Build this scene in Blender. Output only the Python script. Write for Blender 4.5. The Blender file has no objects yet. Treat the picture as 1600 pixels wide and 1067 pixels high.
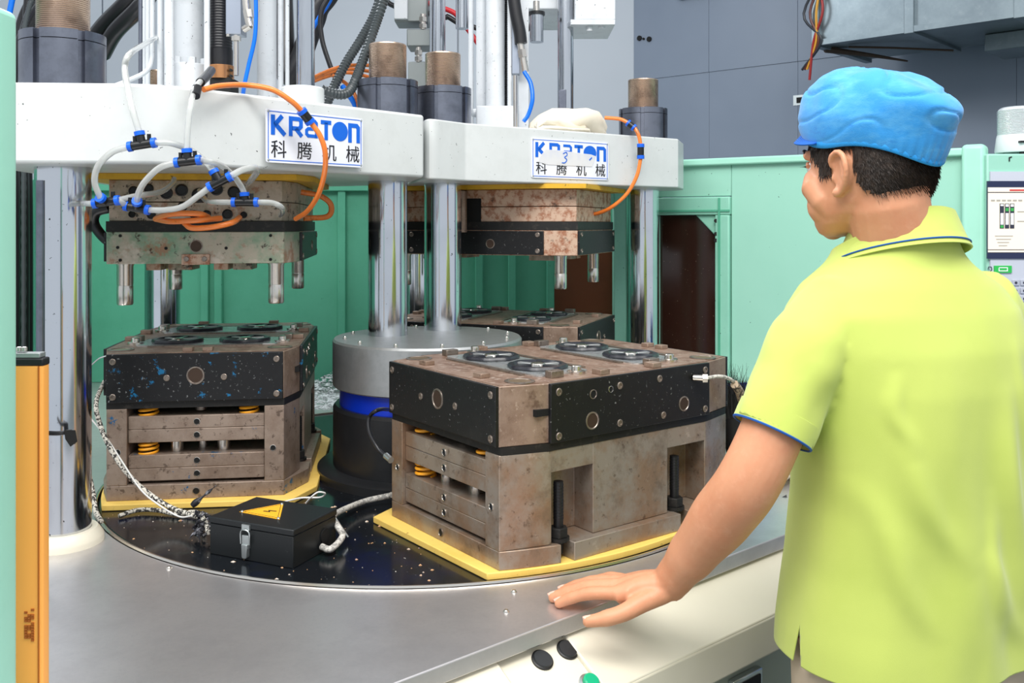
import bpy, bmesh, math, random
import numpy as np
from mathutils import Vector, Matrix
random.seed(7)
R = math.radians
SC = bpy.context.scene
COL = SC.collection

# ------------------------------------------------------------------ camera, world, lights, exposure
FPX, CAMZ, HORIZON = 1430.0, 1.45, 350.0
cam_d = bpy.data.cameras.new('camera')
cam = bpy.data.objects.new('camera', cam_d)
COL.objects.link(cam)
cam.location = (0, 0, CAMZ)
cam.rotation_euler = (R(90), 0, 0)
cam_d.sensor_width = 36.0
cam_d.lens = 36.0 * FPX / 1600.0
cam_d.shift_y = -(533.5 - HORIZON) / 1600.0
cam_d.clip_start = 0.05
SC.camera = cam

world = bpy.data.worlds.new('hall_light')
SC.world = world
world.use_nodes = True
world.node_tree.nodes['Background'].inputs[0].default_value = (0.86, 0.93, 1.0, 1)
world.node_tree.nodes['Background'].inputs[1].default_value = 0.70

def area(name, loc, target, sx, sy, power, color=(1, 1, 1)):
    d = bpy.data.lights.new(name, 'AREA')
    d.shape = 'RECTANGLE'
    d.size, d.size_y, d.energy, d.color = sx, sy, power, color
    o = bpy.data.objects.new(name, d)
    COL.objects.link(o)
    o.location = loc
    o.rotation_euler = (Vector(target) - Vector(loc)).to_track_quat('-Z', 'Y').to_euler()
    return o
area('hall_ceiling_light', (-0.7, -0.25, 3.7), (-0.2, 1.9, 0.9), 3.0, 1.3, 100, (1.0, 0.98, 0.95))
area('hall_ceiling_light', (0.9, 0.55, 3.5), (0.7, 1.5, 0.8), 1.5, 0.6, 34, (1.0, 0.97, 0.93))
area('press_ceiling_light', (-1.6, 3.2, 3.5), (-0.7, 2.4, 1.4), 1.6, 1.0, 45, (0.93, 0.97, 1.0))

vs = SC.view_settings
vs.view_transform = 'Standard'
vs.look = 'None'
vs.exposure = 0.25
vs.gamma = 1.0
vs.use_curve_mapping = False

# ------------------------------------------------------------------ helpers
def lin(c):
    return tuple(((v / 255) / 12.92 if v / 255 <= 0.04045 else ((v / 255 + 0.055) / 1.055) ** 2.4) for v in c)

def at(px, py, Y):
    """a point of the place: seen at (px, py), standing at depth Y"""
    return Vector(((px - 800) / FPX * Y, Y, CAMZ - (py - HORIZON) / FPX * Y))

def atz(px, py, z):
    """the same for a point at a known height"""
    Y = FPX * (CAMZ - z) / (py - HORIZON)
    return Vector(((px - 800) / FPX * Y, Y, z))

MATS = {}
def mat(name, col, rough=0.5, metal=0.0, layers=(), bump=None, spec=0.5, trans=0.0, alpha=1.0, emit=None, coat=0.0,
        stretch=None, sss=0.0, aniso=0.0, sheen=0.0, ior=1.45):
    """procedural Principled; layers = (scale, detail, lo, hi, colour, strength[, rough]) noise masks mixed over the base colour"""
    if name in MATS:
        return MATS[name]
    m = bpy.data.materials.new(name)
    m.use_nodes = True
    nt = m.node_tree
    b = nt.nodes['Principled BSDF']
    b.inputs['Base Color'].default_value = (*lin(col), 1)
    b.inputs['Roughness'].default_value = rough
    b.inputs['Metallic'].default_value = metal
    b.inputs['Specular IOR Level'].default_value = spec
    b.inputs['Transmission Weight'].default_value = trans
    b.inputs['Alpha'].default_value = alpha
    b.inputs['Coat Weight'].default_value = coat
    b.inputs['Coat Roughness'].default_value = 0.08
    b.inputs['IOR'].default_value = ior
    if sss:
        b.inputs['Subsurface Weight'].default_value = sss
        b.inputs['Subsurface Radius'].default_value = (1.0, 0.35, 0.2)
        b.inputs['Subsurface Scale'].default_value = 0.006
    if sheen:
        b.inputs['Sheen Weight'].default_value = sheen
    if emit:
        b.inputs['Emission Color'].default_value = (*lin(emit[0]), 1)
        b.inputs['Emission Strength'].default_value = emit[1]
    co = None
    if layers or bump:
        tc = nt.nodes.new('ShaderNodeTexCoord')
        co = tc.outputs['Object']
        if stretch:
            mp = nt.nodes.new('ShaderNodeMapping')
            mp.inputs['Scale'].default_value = stretch
            nt.links.new(co, mp.inputs['Vector'])
            co = mp.outputs['Vector']
    prev = None
    prevr = None
    for i, L in enumerate(layers):
        sc, det, lo, hi, lc, st = L[:6]
        n = nt.nodes.new('ShaderNodeTexNoise')
        n.inputs['Scale'].default_value = sc
        n.inputs['Detail'].default_value = det
        n.inputs['Roughness'].default_value = 0.70
        off = nt.nodes.new('ShaderNodeVectorMath')
        off.operation = 'ADD'
        off.inputs[1].default_value = (3.7 * i + 1.1, 1.9 * i, 7.3 * i)
        nt.links.new(co, off.inputs[0])
        nt.links.new(off.outputs[0], n.inputs['Vector'])
        mr = nt.nodes.new('ShaderNodeMapRange')
        mr.inputs['From Min'].default_value = lo
        mr.inputs['From Max'].default_value = hi
        mr.inputs['To Max'].default_value = st
        nt.links.new(n.outputs['Fac'], mr.inputs['Value'])
        mx = nt.nodes.new('ShaderNodeMix')
        mx.data_type = 'RGBA'
        nt.links.new(mr.outputs[0], mx.inputs['Factor'])
        if prev is None:
            mx.inputs['A'].default_value = (*lin(col), 1)
        else:
            nt.links.new(prev, mx.inputs['A'])
        mx.inputs['B'].default_value = (*lin(lc), 1)
        prev = mx.outputs['Result']
        if len(L) > 6:
            mf = nt.nodes.new('ShaderNodeMix')
            nt.links.new(mr.outputs[0], mf.inputs['Factor'])
            if prevr is None:
                mf.inputs['A'].default_value = rough
            else:
                nt.links.new(prevr, mf.inputs['A'])
            mf.inputs['B'].default_value = L[6]
            prevr = mf.outputs['Result']
    if prev is not None:
        nt.links.new(prev, b.inputs['Base Color'])
    if prevr is not None:
        nt.links.new(prevr, b.inputs['Roughness'])
    if bump:
        n = nt.nodes.new('ShaderNodeTexNoise')
        n.inputs['Scale'].default_value = bump[0]
        n.inputs['Detail'].default_value = 5
        nt.links.new(co, n.inputs['Vector'])
        bp = nt.nodes.new('ShaderNodeBump')
        bp.inputs['Strength'].default_value = bump[1]
        bp.inputs['Distance'].default_value = 0.002
        nt.links.new(n.outputs['Fac'], bp.inputs['Height'])
        nt.links.new(bp.outputs['Normal'], b.inputs['Normal'])
    MATS[name] = m
    return m

def frame(d):
    d = Vector(d).normalized()
    a = Vector((0, 0, 1)) if abs(d.z) < 0.9 else Vector((1, 0, 0))
    x = d.cross(a).normalized()
    y = d.cross(x).normalized()
    return x, y, d

def spline(pts, n=6):
    P = [Vector(p) for p in pts]
    if len(P) < 3:
        return P
    P = [P[0] * 2 - P[1]] + P + [P[-1] * 2 - P[-2]]
    out = []
    for i in range(1, len(P) - 2):
        a, b, c, d = P[i - 1:i + 3]
        for k in range(n):
            t = k / n
            out.append(0.5 * ((2 * b) + (c - a) * t + (2 * a - 5 * b + 4 * c - d) * t * t + (3 * b - a - 3 * c + d) * t ** 3))
    out.append(P[-2])
    return out

class G:
    """collects the faces of ONE part"""
    def __init__(s):
        s.v, s.f = [], []
    def add(s, vs_, fs_):
        o = len(s.v)
        s.v += [tuple(v) for v in vs_]
        s.f += [tuple(i + o for i in f) for f in fs_]
        return s
    def box(s, x0, x1, y0, y1, z0, z1, M=None):
        v = [Vector((x, y, z)) for z in (z0, z1) for x, y in ((x0, y0), (x1, y0), (x1, y1), (x0, y1))]
        if M is not None:
            v = [M @ p for p in v]
        return s.add(v, [(3, 2, 1, 0), (4, 5, 6, 7), (0, 1, 5, 4), (1, 2, 6, 5), (2, 3, 7, 6), (3, 0, 4, 7)])
    def prism(s, poly, z0, z1, M=None):
        n = len(poly)
        v = [Vector((p[0], p[1], z0)) for p in poly] + [Vector((p[0], p[1], z1)) for p in poly]
        if M is not None:
            v = [M @ p for p in v]
        return s.add(v, [tuple(reversed(range(n))), tuple(range(n, 2 * n))] + [(i, (i + 1) % n, n + (i + 1) % n, n + i) for i in range(n)])
    def cyl(s, p0, p1, r0, r1=None, n=24, caps=True):
        r1 = r0 if r1 is None else r1
        p0, p1 = Vector(p0), Vector(p1)
        x, y, d = frame(p1 - p0)
        v = []
        for p, r in ((p0, r0), (p1, r1)):
            for k in range(n):
                a = 2 * math.pi * k / n
                v.append(p + (x * math.cos(a) + y * math.sin(a)) * r)
        f = [(k, n + k, n + (k + 1) % n, (k + 1) % n) for k in range(n)]
        if caps:
            f += [tuple(range(n)), tuple(reversed(range(n, 2 * n)))]
        return s.add(v, f)
    def lathe(s, prof, o=(0, 0, 0), axis=(0, 0, 1), n=32):
        o = Vector(o)
        x, y, d = frame(axis)
        v, f = [], []
        m = len(prof)
        for k in range(n):
            a = 2 * math.pi * k / n
            for r, h in prof:
                v.append(o + (x * math.cos(a) + y * math.sin(a)) * r + d * h)
        for k in range(n):
            for i in range(m - 1):
                a, b = k * m + i, ((k + 1) % n) * m + i
                f.append((a, a + 1, b + 1, b))
        return s.add(v, f)
    def tube(s, pts, r, n=8, sub=6, smooth=True, caps=True):
        P = spline(pts, sub) if smooth else [Vector(p) for p in pts]
        m = len(P)
        rr = r if callable(r) else (lambda t: r)
        T = [(P[min(i + 1, m - 1)] - P[max(i - 1, 0)]).normalized() for i in range(m)]
        x, y, _ = frame(T[0])
        v, f = [], []
        for i in range(m):
            x = (x - T[i] * x.dot(T[i])).normalized()
            y = T[i].cross(x)
            q = rr(i / (m - 1))
            for k in range(n):
                a = 2 * math.pi * k / n
                v.append(P[i] + (x * math.cos(a) + y * math.sin(a)) * q)
        for i in range(m - 1):
            for k in range(n):
                f.append((i * n + k, i * n + (k + 1) % n, (i + 1) * n + (k + 1) % n, (i + 1) * n + k))
        if caps:
            f += [tuple(reversed(range(n))), tuple(range((m - 1) * n, m * n))]
        return s.add(v, f)
    def loft(s, rings, caps=True):
        n = len(rings[0])
        v = [p for r_ in rings for p in r_]
        f = []
        for i in range(len(rings) - 1):
            for k in range(n):
                f.append((i * n + k, i * n + (k + 1) % n, (i + 1) * n + (k + 1) % n, (i + 1) * n + k))
        if caps:
            f += [tuple(reversed(range(n))), tuple(range((len(rings) - 1) * n, len(rings) * n))]
        return s.add(v, f)
    def ball(s, c, r, n=12, m=8, sc=(1, 1, 1)):
        c = Vector(c)
        rings = []
        for i in range(m + 1):
            t = math.pi * (i / m * 0.98 + 0.01)
            rings.append([c + Vector((math.sin(t) * math.cos(2 * math.pi * k / n) * r * sc[0], math.sin(t) * math.sin(2 * math.pi * k / n) * r * sc[1], -math.cos(t) * r * sc[2])) for k in range(n)])
        return s.loft(rings)
    def helix(s, c, r, z0, z1, turns, wire, n=6):
        k = int(turns * 14)
        pts = [(c[0] + r * math.cos(2 * math.pi * turns * i / k), c[1] + r * math.sin(2 * math.pi * turns * i / k), z0 + (z1 - z0) * i / k) for i in range(k + 1)]
        return s.tube(pts, wire, n, smooth=False)
    def xf(s, M):
        s.v = [tuple(M @ Vector(p)) for p in s.v]
        return s

OFF = {}
def tag(o, label=None, cat=None, group=None, kind=None):
    if label: o['label'] = label
    if cat: o['category'] = cat
    if group: o['group'] = group
    if kind: o['kind'] = kind
    return o

def thing(name, label, cat, loc=(0, 0, 0), rz=0, group=None, local=False):
    o = bpy.data.objects.new(name, None)
    COL.objects.link(o)
    o.location = loc
    o.rotation_euler = (0, 0, rz)
    o.empty_display_size = 0.1
    OFF[o.name] = Vector((0, 0, 0)) if local else Vector(loc)
    return tag(o, label, cat, group)

def obj(name, g, m, parent=None, bevel=0.0, angle=38, seg=2, org=None, solid=0.0):
    """ONE mesh object; world coordinates unless its thing was made local. org = origin for a top-level mesh"""
    me = bpy.data.meshes.new(name)
    o = bpy.data.objects.new(name, me)
    COL.objects.link(o)
    wo = OFF.get(parent.name, Vector((0, 0, 0))) if parent else (Vector(org) if org is not None else Vector((0, 0, 0)))
    OFF[o.name] = wo
    v = [(p[0] - wo[0], p[1] - wo[1], p[2] - wo[2]) for p in g.v]
    me.from_pydata(v, [], g.f)
    me.materials.append(m)
    me.shade_smooth()
    me.set_sharp_from_angle(angle=R(angle))
    if parent:
        o.parent = parent
    elif org is not None:
        o.location = org
    if bevel:
        md = o.modifiers.new('bevel', 'BEVEL')
        md.width = bevel
        md.segments = seg
        md.limit_method = 'ANGLE'
        md.angle_limit = R(40)
        md.harden_normals = False
    if solid:
        md = o.modifiers.new('solid', 'SOLIDIFY')
        md.thickness = solid
    return o

def mesh_obj(name, me, m, parent):
    o = bpy.data.objects.new(name, me)
    COL.objects.link(o)
    OFF[o.name] = OFF.get(parent.name, Vector((0, 0, 0))) if parent else Vector((0, 0, 0))
    if m:
        me.materials.clear()
        me.materials.append(m)
    o.parent = parent
    return o

def struct(name, g, m, parent=None, **k):
    o = obj(name, g, m, parent, **k)
    if parent is None:
        o['kind'] = 'structure'
    return o

def oct_(hx, hy, cx, cy):
    return [(-hx + cx, -hy), (hx - cx, -hy), (hx, -hy + cy), (hx, hy - cy), (hx - cx, hy), (-hx + cx, hy), (-hx, hy - cy), (-hx, -hy + cy)]

def fillet(poly, rad, n=8):
    """round the corners of a plan outline; rad = radius for each corner (0 = sharp)"""
    out = []
    m = len(poly)
    for i in range(m):
        p, a, b = Vector(poly[i]), Vector(poly[i - 1]), Vector(poly[(i + 1) % m])
        r = rad[i]
        if r <= 0:
            out.append(tuple(p))
            continue
        u, w = (a - p).normalized(), (b - p).normalized()
        ang = u.angle(w)
        t = min(r / math.tan(ang / 2), (a - p).length * 0.49, (b - p).length * 0.49)
        s0, s1 = p + u * t, p + w * t
        for k in range(n + 1):
            q = k / n
            out.append(tuple((1 - q) ** 2 * s0 + 2 * q * (1 - q) * p + q * q * s1))
    return out

def basis(o, x, y, z):
    M = Matrix((Vector(x), Vector(y), Vector(z))).transposed().to_4x4()
    M.translation = Vector(o)
    return M

# ------------------------------------------------------------------ materials
SPK = lambda sc=240, st=0.85, c=(20, 22, 24), lo=0.735: (sc, 2, lo, lo + 0.015, c, st)
M_WHITE = mat('white_press_paint', (208, 211, 210), 0.38, layers=[(14, 4, .45, .8, (194, 197, 195), .6), SPK(110, .85, (36, 38, 38), .715)])
M_CYLW = mat('white_cylinder_paint', (206, 210, 214), 0.35, layers=[(20, 4, .5, .8, (180, 184, 188), .7), SPK(120, .85, (26, 28, 30), .70)])
M_CHROME = mat('chromed_steel', (205, 208, 214), 0.13, 1.0, layers=[(8, 3, .5, .75, (150, 153, 158), .6, .3)], stretch=(6, 6, .6))
M_COLUMN = mat('chromed_tie_bar', (205, 208, 214), 0.12, 1.0, layers=[(3, 3, .5, .75, (160, 163, 168), .5, .22), SPK(130, .9, (20, 20, 20), .715)])
M_THREAD = mat('brown_thread_steel', (188, 166, 148), 0.3, .85, layers=[(20, 4, .5, .7, (120, 100, 86), .6)])
M_NUT = mat('dark_nut_steel', (122, 126, 138), 0.3, .9, layers=[(18, 5, .45, .75, (80, 82, 92), .6)])
M_STEEL = mat('brushed_stainless', (214, 211, 211), 0.33, .8, layers=[(3.5, 6, .42, .7, (176, 173, 175), .7, .42), (160, 2, .5, .9, (190, 190, 192), .4)], bump=(420, .05))
M_CAP = mat('grey_machined_steel', (176, 178, 178), 0.42, .75, layers=[(40, 4, .4, .8, (140, 142, 142), .5)])
M_TURN = mat('black_polished_turntable', (20, 23, 27), 0.16, .0, layers=[(5, 4, .52, .66, (14, 22, 50), .7), (7, 4, .6, .7, (30, 56, 50), .35), (90, 3, .66, .7, (86, 92, 96), .35, .5)], spec=.6)
M_GREEN = mat('mint_green_paint', (142, 202, 180), 0.42, layers=[(9, 4, .45, .8, (122, 188, 163), .6), SPK(90, .9, (14, 26, 24), .725)])
M_GREEN2 = mat('mint_green_guard_paint', (154, 208, 188), 0.38, layers=[(6, 4, .4, .8, (146, 202, 182), .5), SPK(80, .8, (20, 32, 30), .75)])
M_GREENIN = mat('deep_green_inner_paint', (86, 168, 138), 0.45, layers=[(6, 5, .45, .8, (70, 150, 120), .7), SPK(90, .85, (12, 26, 24), .725)])
M_POST = mat('pale_green_post_paint', (164, 222, 200), 0.4, layers=[(9, 3, .5, .8, (150, 210, 188), .5)])
M_YEL = mat('yellow_insulation_board', (244, 206, 108), 0.6, layers=[(12, 5, .5, .75, (228, 180, 72), .6), (60, 4, .68, .72, (96, 72, 36), .7)])
M_YEL2 = mat('yellow_top_board', (214, 166, 40), 0.55, layers=[(14, 5, .5, .75, (168, 122, 30), .7), (70, 4, .66, .7, (50, 40, 20), .8)])
M_BRONZE = mat('brown_mould_steel', (156, 134, 118), 0.4, .35, layers=[(16, 6, .42, .66, (122, 98, 82), .85), (42, 5, .56, .68, (90, 68, 56), .7), (110, 3, .62, .68, (186, 166, 150), .6)], bump=(220, .12))
M_BRONZE2 = mat('grey_brown_mould_steel', (160, 148, 136), 0.34, .5, layers=[(7, 6, .46, .6, (150, 118, 92), .8), (13, 6, .5, .66, (116, 100, 86), .75), (60, 4, .6, .7, (88, 70, 58), .7), (24, 5, .62, .7, (196, 182, 170), .6)], bump=(200, .08))
M_RUST = mat('rusty_mottled_steel', (196, 166, 144), 0.5, .2, layers=[(50, 5, .47, .6, (150, 92, 62), .85), (30, 5, .6, .7, (64, 46, 38), .8)], bump=(160, .15))
M_TOPP = mat('worn_mould_top_steel', (158, 132, 116), 0.42, .35, layers=[(24, 6, .46, .64, (118, 88, 72), .85), (60, 4, .56, .66, (196, 178, 164), .7), (90, 4, .64, .68, (48, 38, 32), .8)], bump=(180, .15))
M_BLACKP = mat('black_cover_plate', (26, 26, 27), 0.38, .2, layers=[(160, 3, .665, .69, (150, 150, 150), .7), (14, 5, .55, .8, (46, 45, 44), .6)], bump=(160, .06))
M_BLACKB = mat('black_cover_plate_blue_flecks', (24, 24, 26), 0.4, .2, layers=[(150, 3, .645, .68, (150, 152, 152), .7), (30, 5, .63, .67, (22, 112, 160), .9), (14, 5, .55, .8, (44, 44, 44), .6)], bump=(160, .06))
M_BRONB = mat('brown_mould_steel_blue_flecks', (158, 140, 126), 0.4, .35, layers=[(16, 6, .42, .66, (126, 106, 92), .8), (70, 4, .58, .66, (84, 68, 58), .75), (26, 5, .635, .67, (24, 96, 142), .95)], bump=(200, .12))
M_STRIP = mat('dark_joint_strip', (34, 33, 32), 0.5, .3, layers=[(60, 4, .55, .7, (70, 64, 58), .6)])
M_PATINA = mat('green_patina_mould_steel', (178, 168, 150), 0.42, .25, layers=[(7, 5, .44, .58, (116, 152, 124), .9), (18, 6, .53, .62, (158, 108, 80), .8), (40, 5, .59, .64, (62, 46, 38), .9), (12, 4, .56, .66, (214, 200, 186), .7)], bump=(150, .1))
M_GREYM = mat('stained_grey_mould_steel', (168, 154, 138), 0.44, .25, layers=[(9, 5, .45, .6, (120, 118, 98), .8), (14, 5, .5, .64, (196, 174, 156), .7), (26, 6, .55, .63, (140, 92, 66), .75), (46, 5, .58, .63, (44, 36, 32), .9)], bump=(150, .1))
M_SCREW = mat('screw_steel', (150, 138, 128), 0.34, .8, layers=[(90, 3, .5, .7, (90, 74, 66), .6)])
M_BRIGHT = mat('bright_machined_steel', (210, 204, 196), 0.24, .95)
M_HOLE = mat('black_and_hole_shade', (10, 10, 10), 0.7)  # black for some small parts, and for shade painted where holes are not cut
M_BLUE = mat('blue_ring_paint', (10, 52, 190), 0.3)
M_BLKM = mat('black_machine_paint', (34, 35, 37), 0.34, layers=[(8, 4, .5, .8, (60, 60, 62), .4)])
M_BEIGE = mat('cream_console_paint', (224, 217, 198), 0.36, layers=[(6, 3, .45, .8, (218, 210, 190), .5)])
M_GREYG = mat('grey_green_base_paint', (150, 158, 146), 0.5)
M_RUB = mat('black_rubber', (22, 22, 24), 0.42)
M_RUBR = mat('grey_black_rubber_ring', (38, 39, 46), 0.3)
M_HOSE = mat('black_hose', (30, 30, 33), 0.32)
M_CORR = mat('grey_corrugated_conduit', (62, 68, 70), 0.32)
M_ORANGE = mat('orange_tube', (240, 128, 50), 0.28, coat=.4, layers=[(30, 4, .62, .72, (120, 66, 26), .7)])
M_ORD = mat('dirty_orange_tube', (196, 106, 40), 0.35, layers=[(40, 5, .52, .7, (60, 38, 22), .85)])
M_CLEAR = mat('clear_air_tube', (226, 228, 226), 0.12, trans=.55, spec=.6, coat=.3)
M_BLUEF = mat('blue_collar_plastic', (16, 96, 220), 0.35)
M_BLUEH = mat('blue_air_hose', (0, 104, 214), 0.32)
M_BLKF = mat('black_fitting_plastic', (22, 22, 24), 0.35)
M_WALL = mat('grey_blue_wall_panel', (128, 139, 156), 0.36, layers=[(1.2, 3, .4, .8, (112, 124, 142), .6), (40, 4, .7, .75, (100, 110, 124), .3)])
M_WALL2 = mat('pale_grey_wall_panel', (188, 195, 204), 0.45, layers=[(1.0, 3, .4, .8, (176, 184, 194), .6)])
M_GALV = mat('galvanised_duct', (132, 144, 150), 0.38, .7, layers=[(5, 5, .4, .7, (104, 116, 124), .7), (30, 4, .55, .75, (150, 160, 164), .4)])
M_FLOOR = mat('grey_green_floor', (120, 130, 122), 0.4, layers=[(3, 5, .4, .8, (96, 106, 100), .6)])
M_BROWNGL = mat('brown_tinted_pane', (46, 26, 20), 0.14, spec=.6, layers=[(120, 2, .7, .73, (150, 130, 110), .4)])
M_REDBR = mat('red_brown_panel', (118, 62, 34), 0.4, layers=[(8, 4, .5, .8, (96, 48, 26), .6)])
M_SPRING = mat('yellow_spring_steel', (246, 168, 40), 0.35)
M_WHITEP = mat('white_plate_enamel', (226, 228, 236), 0.35)
M_BLUEP = mat('blue_print', (14, 98, 206), 0.45)
M_BLACKI = mat('black_print', (24, 24, 28), 0.5)
M_CLOTH = mat('cream_rag_cotton', (238, 228, 208), 0.9, layers=[(18, 4, .5, .8, (222, 208, 184), .6)], bump=(500, .3), sheen=.2)
M_OLIGHT = mat('orange_light_curtain_housing', (255, 176, 84), 0.4)
M_LATCH = mat('zinc_latch', (190, 196, 196), 0.3, .85)
M_BOXB = mat('black_box_paint', (24, 27, 29), 0.42, layers=[(120, 3, .7, .73, (90, 92, 92), .5)])
M_WARN = mat('yellow_warning_sticker', (250, 182, 46), 0.45)
# ------------------------------------------------------------------ the hall: floor, walls, duct
TZ = 0.87                                   # height of the worktop
CX, CY = -0.20, 2.178                        # centre of the turntable
struct('floor', G().box(-7, 7, -2.5, 9, -0.1, 0), M_FLOOR)

wall_b = struct('wall_back', G().box(-7, 0.78, 5.72, 5.85, 0, 4.2), M_WALL2)
for i in range(7):
    x0 = -6.98 + i * 1.108
    obj('panel', G().box(x0, x0 + 1.1, 5.70, 5.725, 0, 4.2), M_WALL2, wall_b, bevel=.004)
ux, uy = 0.76 / math.hypot(.76, .65), -0.65 / math.hypot(.76, .65)
MWR = basis((0.76, 5.70, 0), (ux, uy, 0), (-uy, ux, 0), (0, 0, 1))
wall_r = struct('wall_right', G().box(0, 6.5, 0.02, 0.15, 0, 4.2, MWR), M_WALL)
s_edges = [0, 0.52, 1.06, 2.13, 3.2, 4.3, 5.4, 6.5]
for a, b in zip(s_edges[:-1], s_edges[1:]):
    obj('panel', G().box(a + .0006, b - .0006, 0, .03, 0, 2.3395, MWR), M_WALL, wall_r, bevel=.001)
    obj('panel', G().box(a + .0006, b - .0006, -.004, .03, 2.3402, 4.2, MWR), M_WALL, wall_r, bevel=.001)
for s_, z_ in ((.045, 2.60), (.115, 2.585), (.075, 2.592)):
    obj('wall_hole_shade', G().cyl(MWR @ Vector((s_, -.0135, z_)), MWR @ Vector((s_, .0, z_)), .016 if s_ != .075 else .007, n=12), M_HOLE, wall_r)  # black plugs on the panel face paint the shade of holes
obj('wall_slot', G().box(1.035, 1.2, -.004, .012, 2.10, 2.155, MWR), M_LATCH, wall_r)
obj('wall_slot_shade', G().box(1.055, 1.2, -.008, -.003, 2.112, 2.142, MWR), M_HOLE, wall_r)  # dark strip laid on top, painting the shade within the slot

v = thing('air_vent', 'small white framed air vent high on the grey wall', 'vent', MWR @ Vector((.42, 0, 2.86)))
obj('frame', G().box(.33, .60, -.035, -.013, 2.79, 2.84, MWR).box(.33, .60, -.035, -.013, 3.06, 3.1, MWR).box(.33, .37, -.035, -.013, 2.84, 3.06, MWR).box(.56, .60, -.035, -.013, 2.84, 3.06, MWR), M_CYLW, v, bevel=.004)
obj('backing', G().box(.37, .56, -.0165, -.0125, 2.84, 3.06, MWR), M_HOLE, v)
for k in range(5):
    obj('slat', G().box(.37, .56, -.03, -.018, 2.85 + k * .042, 2.865 + k * .042, MWR), M_CYLW, v)

# galvanised duct hung in front of the right wall
dux, duy = 0.72, -0.694
MD = basis((1.377, 4.15, -.144), (dux, duy, 0), (-duy, dux, 0), (0, 0, 1))
d = thing('air_duct', 'large galvanised sheet metal air duct at the top right', 'duct', MD @ Vector((0, 0, 2.41)))
for k in range(6):
    a, b = k * .42, (k + 1) * .42
    obj('sheet_panel', G().box(a + .003, b - .003, 0, .55, 2.41, 3.1, MD), M_GALV, d, bevel=.004)
    obj('flange', G().box(b - .02, b + .02, -.018, .57, 2.395, 3.12, MD), M_GALV, d, bevel=.002)
obj('flange', G().box(-.012, .022, -.018, .57, 2.395, 3.12, MD), M_GALV, d, bevel=.002)
obj('bottom_flange', G().box(0, 2.52, -.016, .004, 2.40, 2.425, MD), M_GALV, d)
obj('branch_duct', G().box(.62, 2.4, .30, .57, 2.335, 2.409, MD), M_GALV, d, bevel=.004)
for k in range(4):
    p0 = MD @ Vector((-.03, -.01 - .008 * k, 2.95))
    g = G().tube([p0, MD @ Vector((.02 + .02 * k, -.03, 2.70 + .03 * k)), MD @ Vector((.05 - .03 * k, -.035, 2.55)), MD @ Vector((.0 + .012 * k, -.02, 2.42)), MD @ Vector((-.03 - .012 * k, .0, 2.30 - .05 * (k == 0)))], .006, 6)
    w = obj('loose_wire', g, mat('wire_' + str(k), [(150, 40, 40), (206, 150, 50), (90, 46, 40), (40, 44, 52)][k], .4), None, org=p0)
    tag(w, ['red loose wire hanging lowest beside the duct end', 'yellow loose wire looping beside the duct end', 'dark red loose wire looping beside the duct end', 'black loose wire looping beside the duct end'][k], 'wire', 'loose wires by the duct')
p0 = MD @ Vector((0, .1, 2.40))
w = obj('frayed_cable', G().tube([p0, MD @ Vector((.12, .3, 2.385)), MD @ Vector((.22, .5, 2.37))], lambda t: .016 - .012 * t, 7).tube([MD @ Vector((.1, .12, 2.40)), MD @ Vector((.25, .22, 2.39)), MD @ Vector((.46, .4, 2.375))], .005, 6), mat('brown_cable', (70, 54, 44), .7), None, org=p0)
tag(w, 'frayed brown cable lying along the underside of the duct', 'cable')

# ------------------------------------------------------------------ steel worktop, turntable, console
RT = 0.716
MR = 0.470                                  # moulds sit this far from the turntable centre
EU = Vector((0.765, 0.643, 0)).normalized()            # along the worktop's front edge
EN = Vector((EU.y, -EU.x, 0))                          # outwards from it
E0 = Vector((-0.131, 1.171, 0))
pA, pB = E0 - EU * 0.62, E0 + EU * 1.22
outer = [tuple(pA[:2]), tuple(pB[:2]), (1.0, 2.42), (0.55, 3.5), (-1.55, 3.5), (-1.7, 1.6), (-1.35, .62)]
def annulus_top(outer, c, r, z0, z1, n=120):
    g = G()
    ring = [(c[0] + r * math.cos(2 * math.pi * k / n), c[1] + r * math.sin(2 * math.pi * k / n)) for k in range(n)]
    def hit(a):                                         # the outline seen from the centre
        dx, dy = math.cos(a), math.sin(a)
        best = None
        for i in range(len(outer)):
            (x1, y1), (x2, y2) = outer[i], outer[(i + 1) % len(outer)]
            ex, ey = x2 - x1, y2 - y1
            den = dx * ey - dy * ex
            if abs(den) < 1e-9: continue
            t = ((x1 - c[0]) * ey - (y1 - c[1]) * ex) / den
            s = ((x1 - c[0]) * dy - (y1 - c[1]) * dx) / den
            if t > 0 and -1e-9 <= s <= 1 + 1e-9 and (best is None or t < best): best = t
        return (c[0] + dx * best, c[1] + dy * best)
    angs = sorted([2 * math.pi * k / n for k in range(n)] + [math.atan2(p[1] - c[1], p[0] - c[0]) % (2 * math.pi) for p in outer])
    inn = [(c[0] + r * math.cos(a), c[1] + r * math.sin(a)) for a in angs]
    out = [hit(a) for a in angs]
    m = len(angs)
    v = [(x, y, z1) for x, y in inn] + [(x, y, z1) for x, y in out] + [(x, y, z0) for x, y in inn] + [(x, y, z0) for x, y in out]
    f = []
    for i in range(m):
        j = (i + 1) % m
        f += [(i, m + i, m + j, j), (2 * m + j, 3 * m + j, 3 * m + i, 2 * m + i), (m + i, 3 * m + i, 3 * m + j, m + j), (j, 2 * m + j, 2 * m + i, i)]
    return g.add(v, f)
wt = thing('worktop', 'brushed stainless steel worktop surrounding the round black turntable', 'worktop', (-0.5, 1.0, TZ - .026))
obj('steel_sheet', annulus_top(outer, (CX, CY), RT + .008, TZ - .026, TZ), M_STEEL, wt, bevel=.002)
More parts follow.
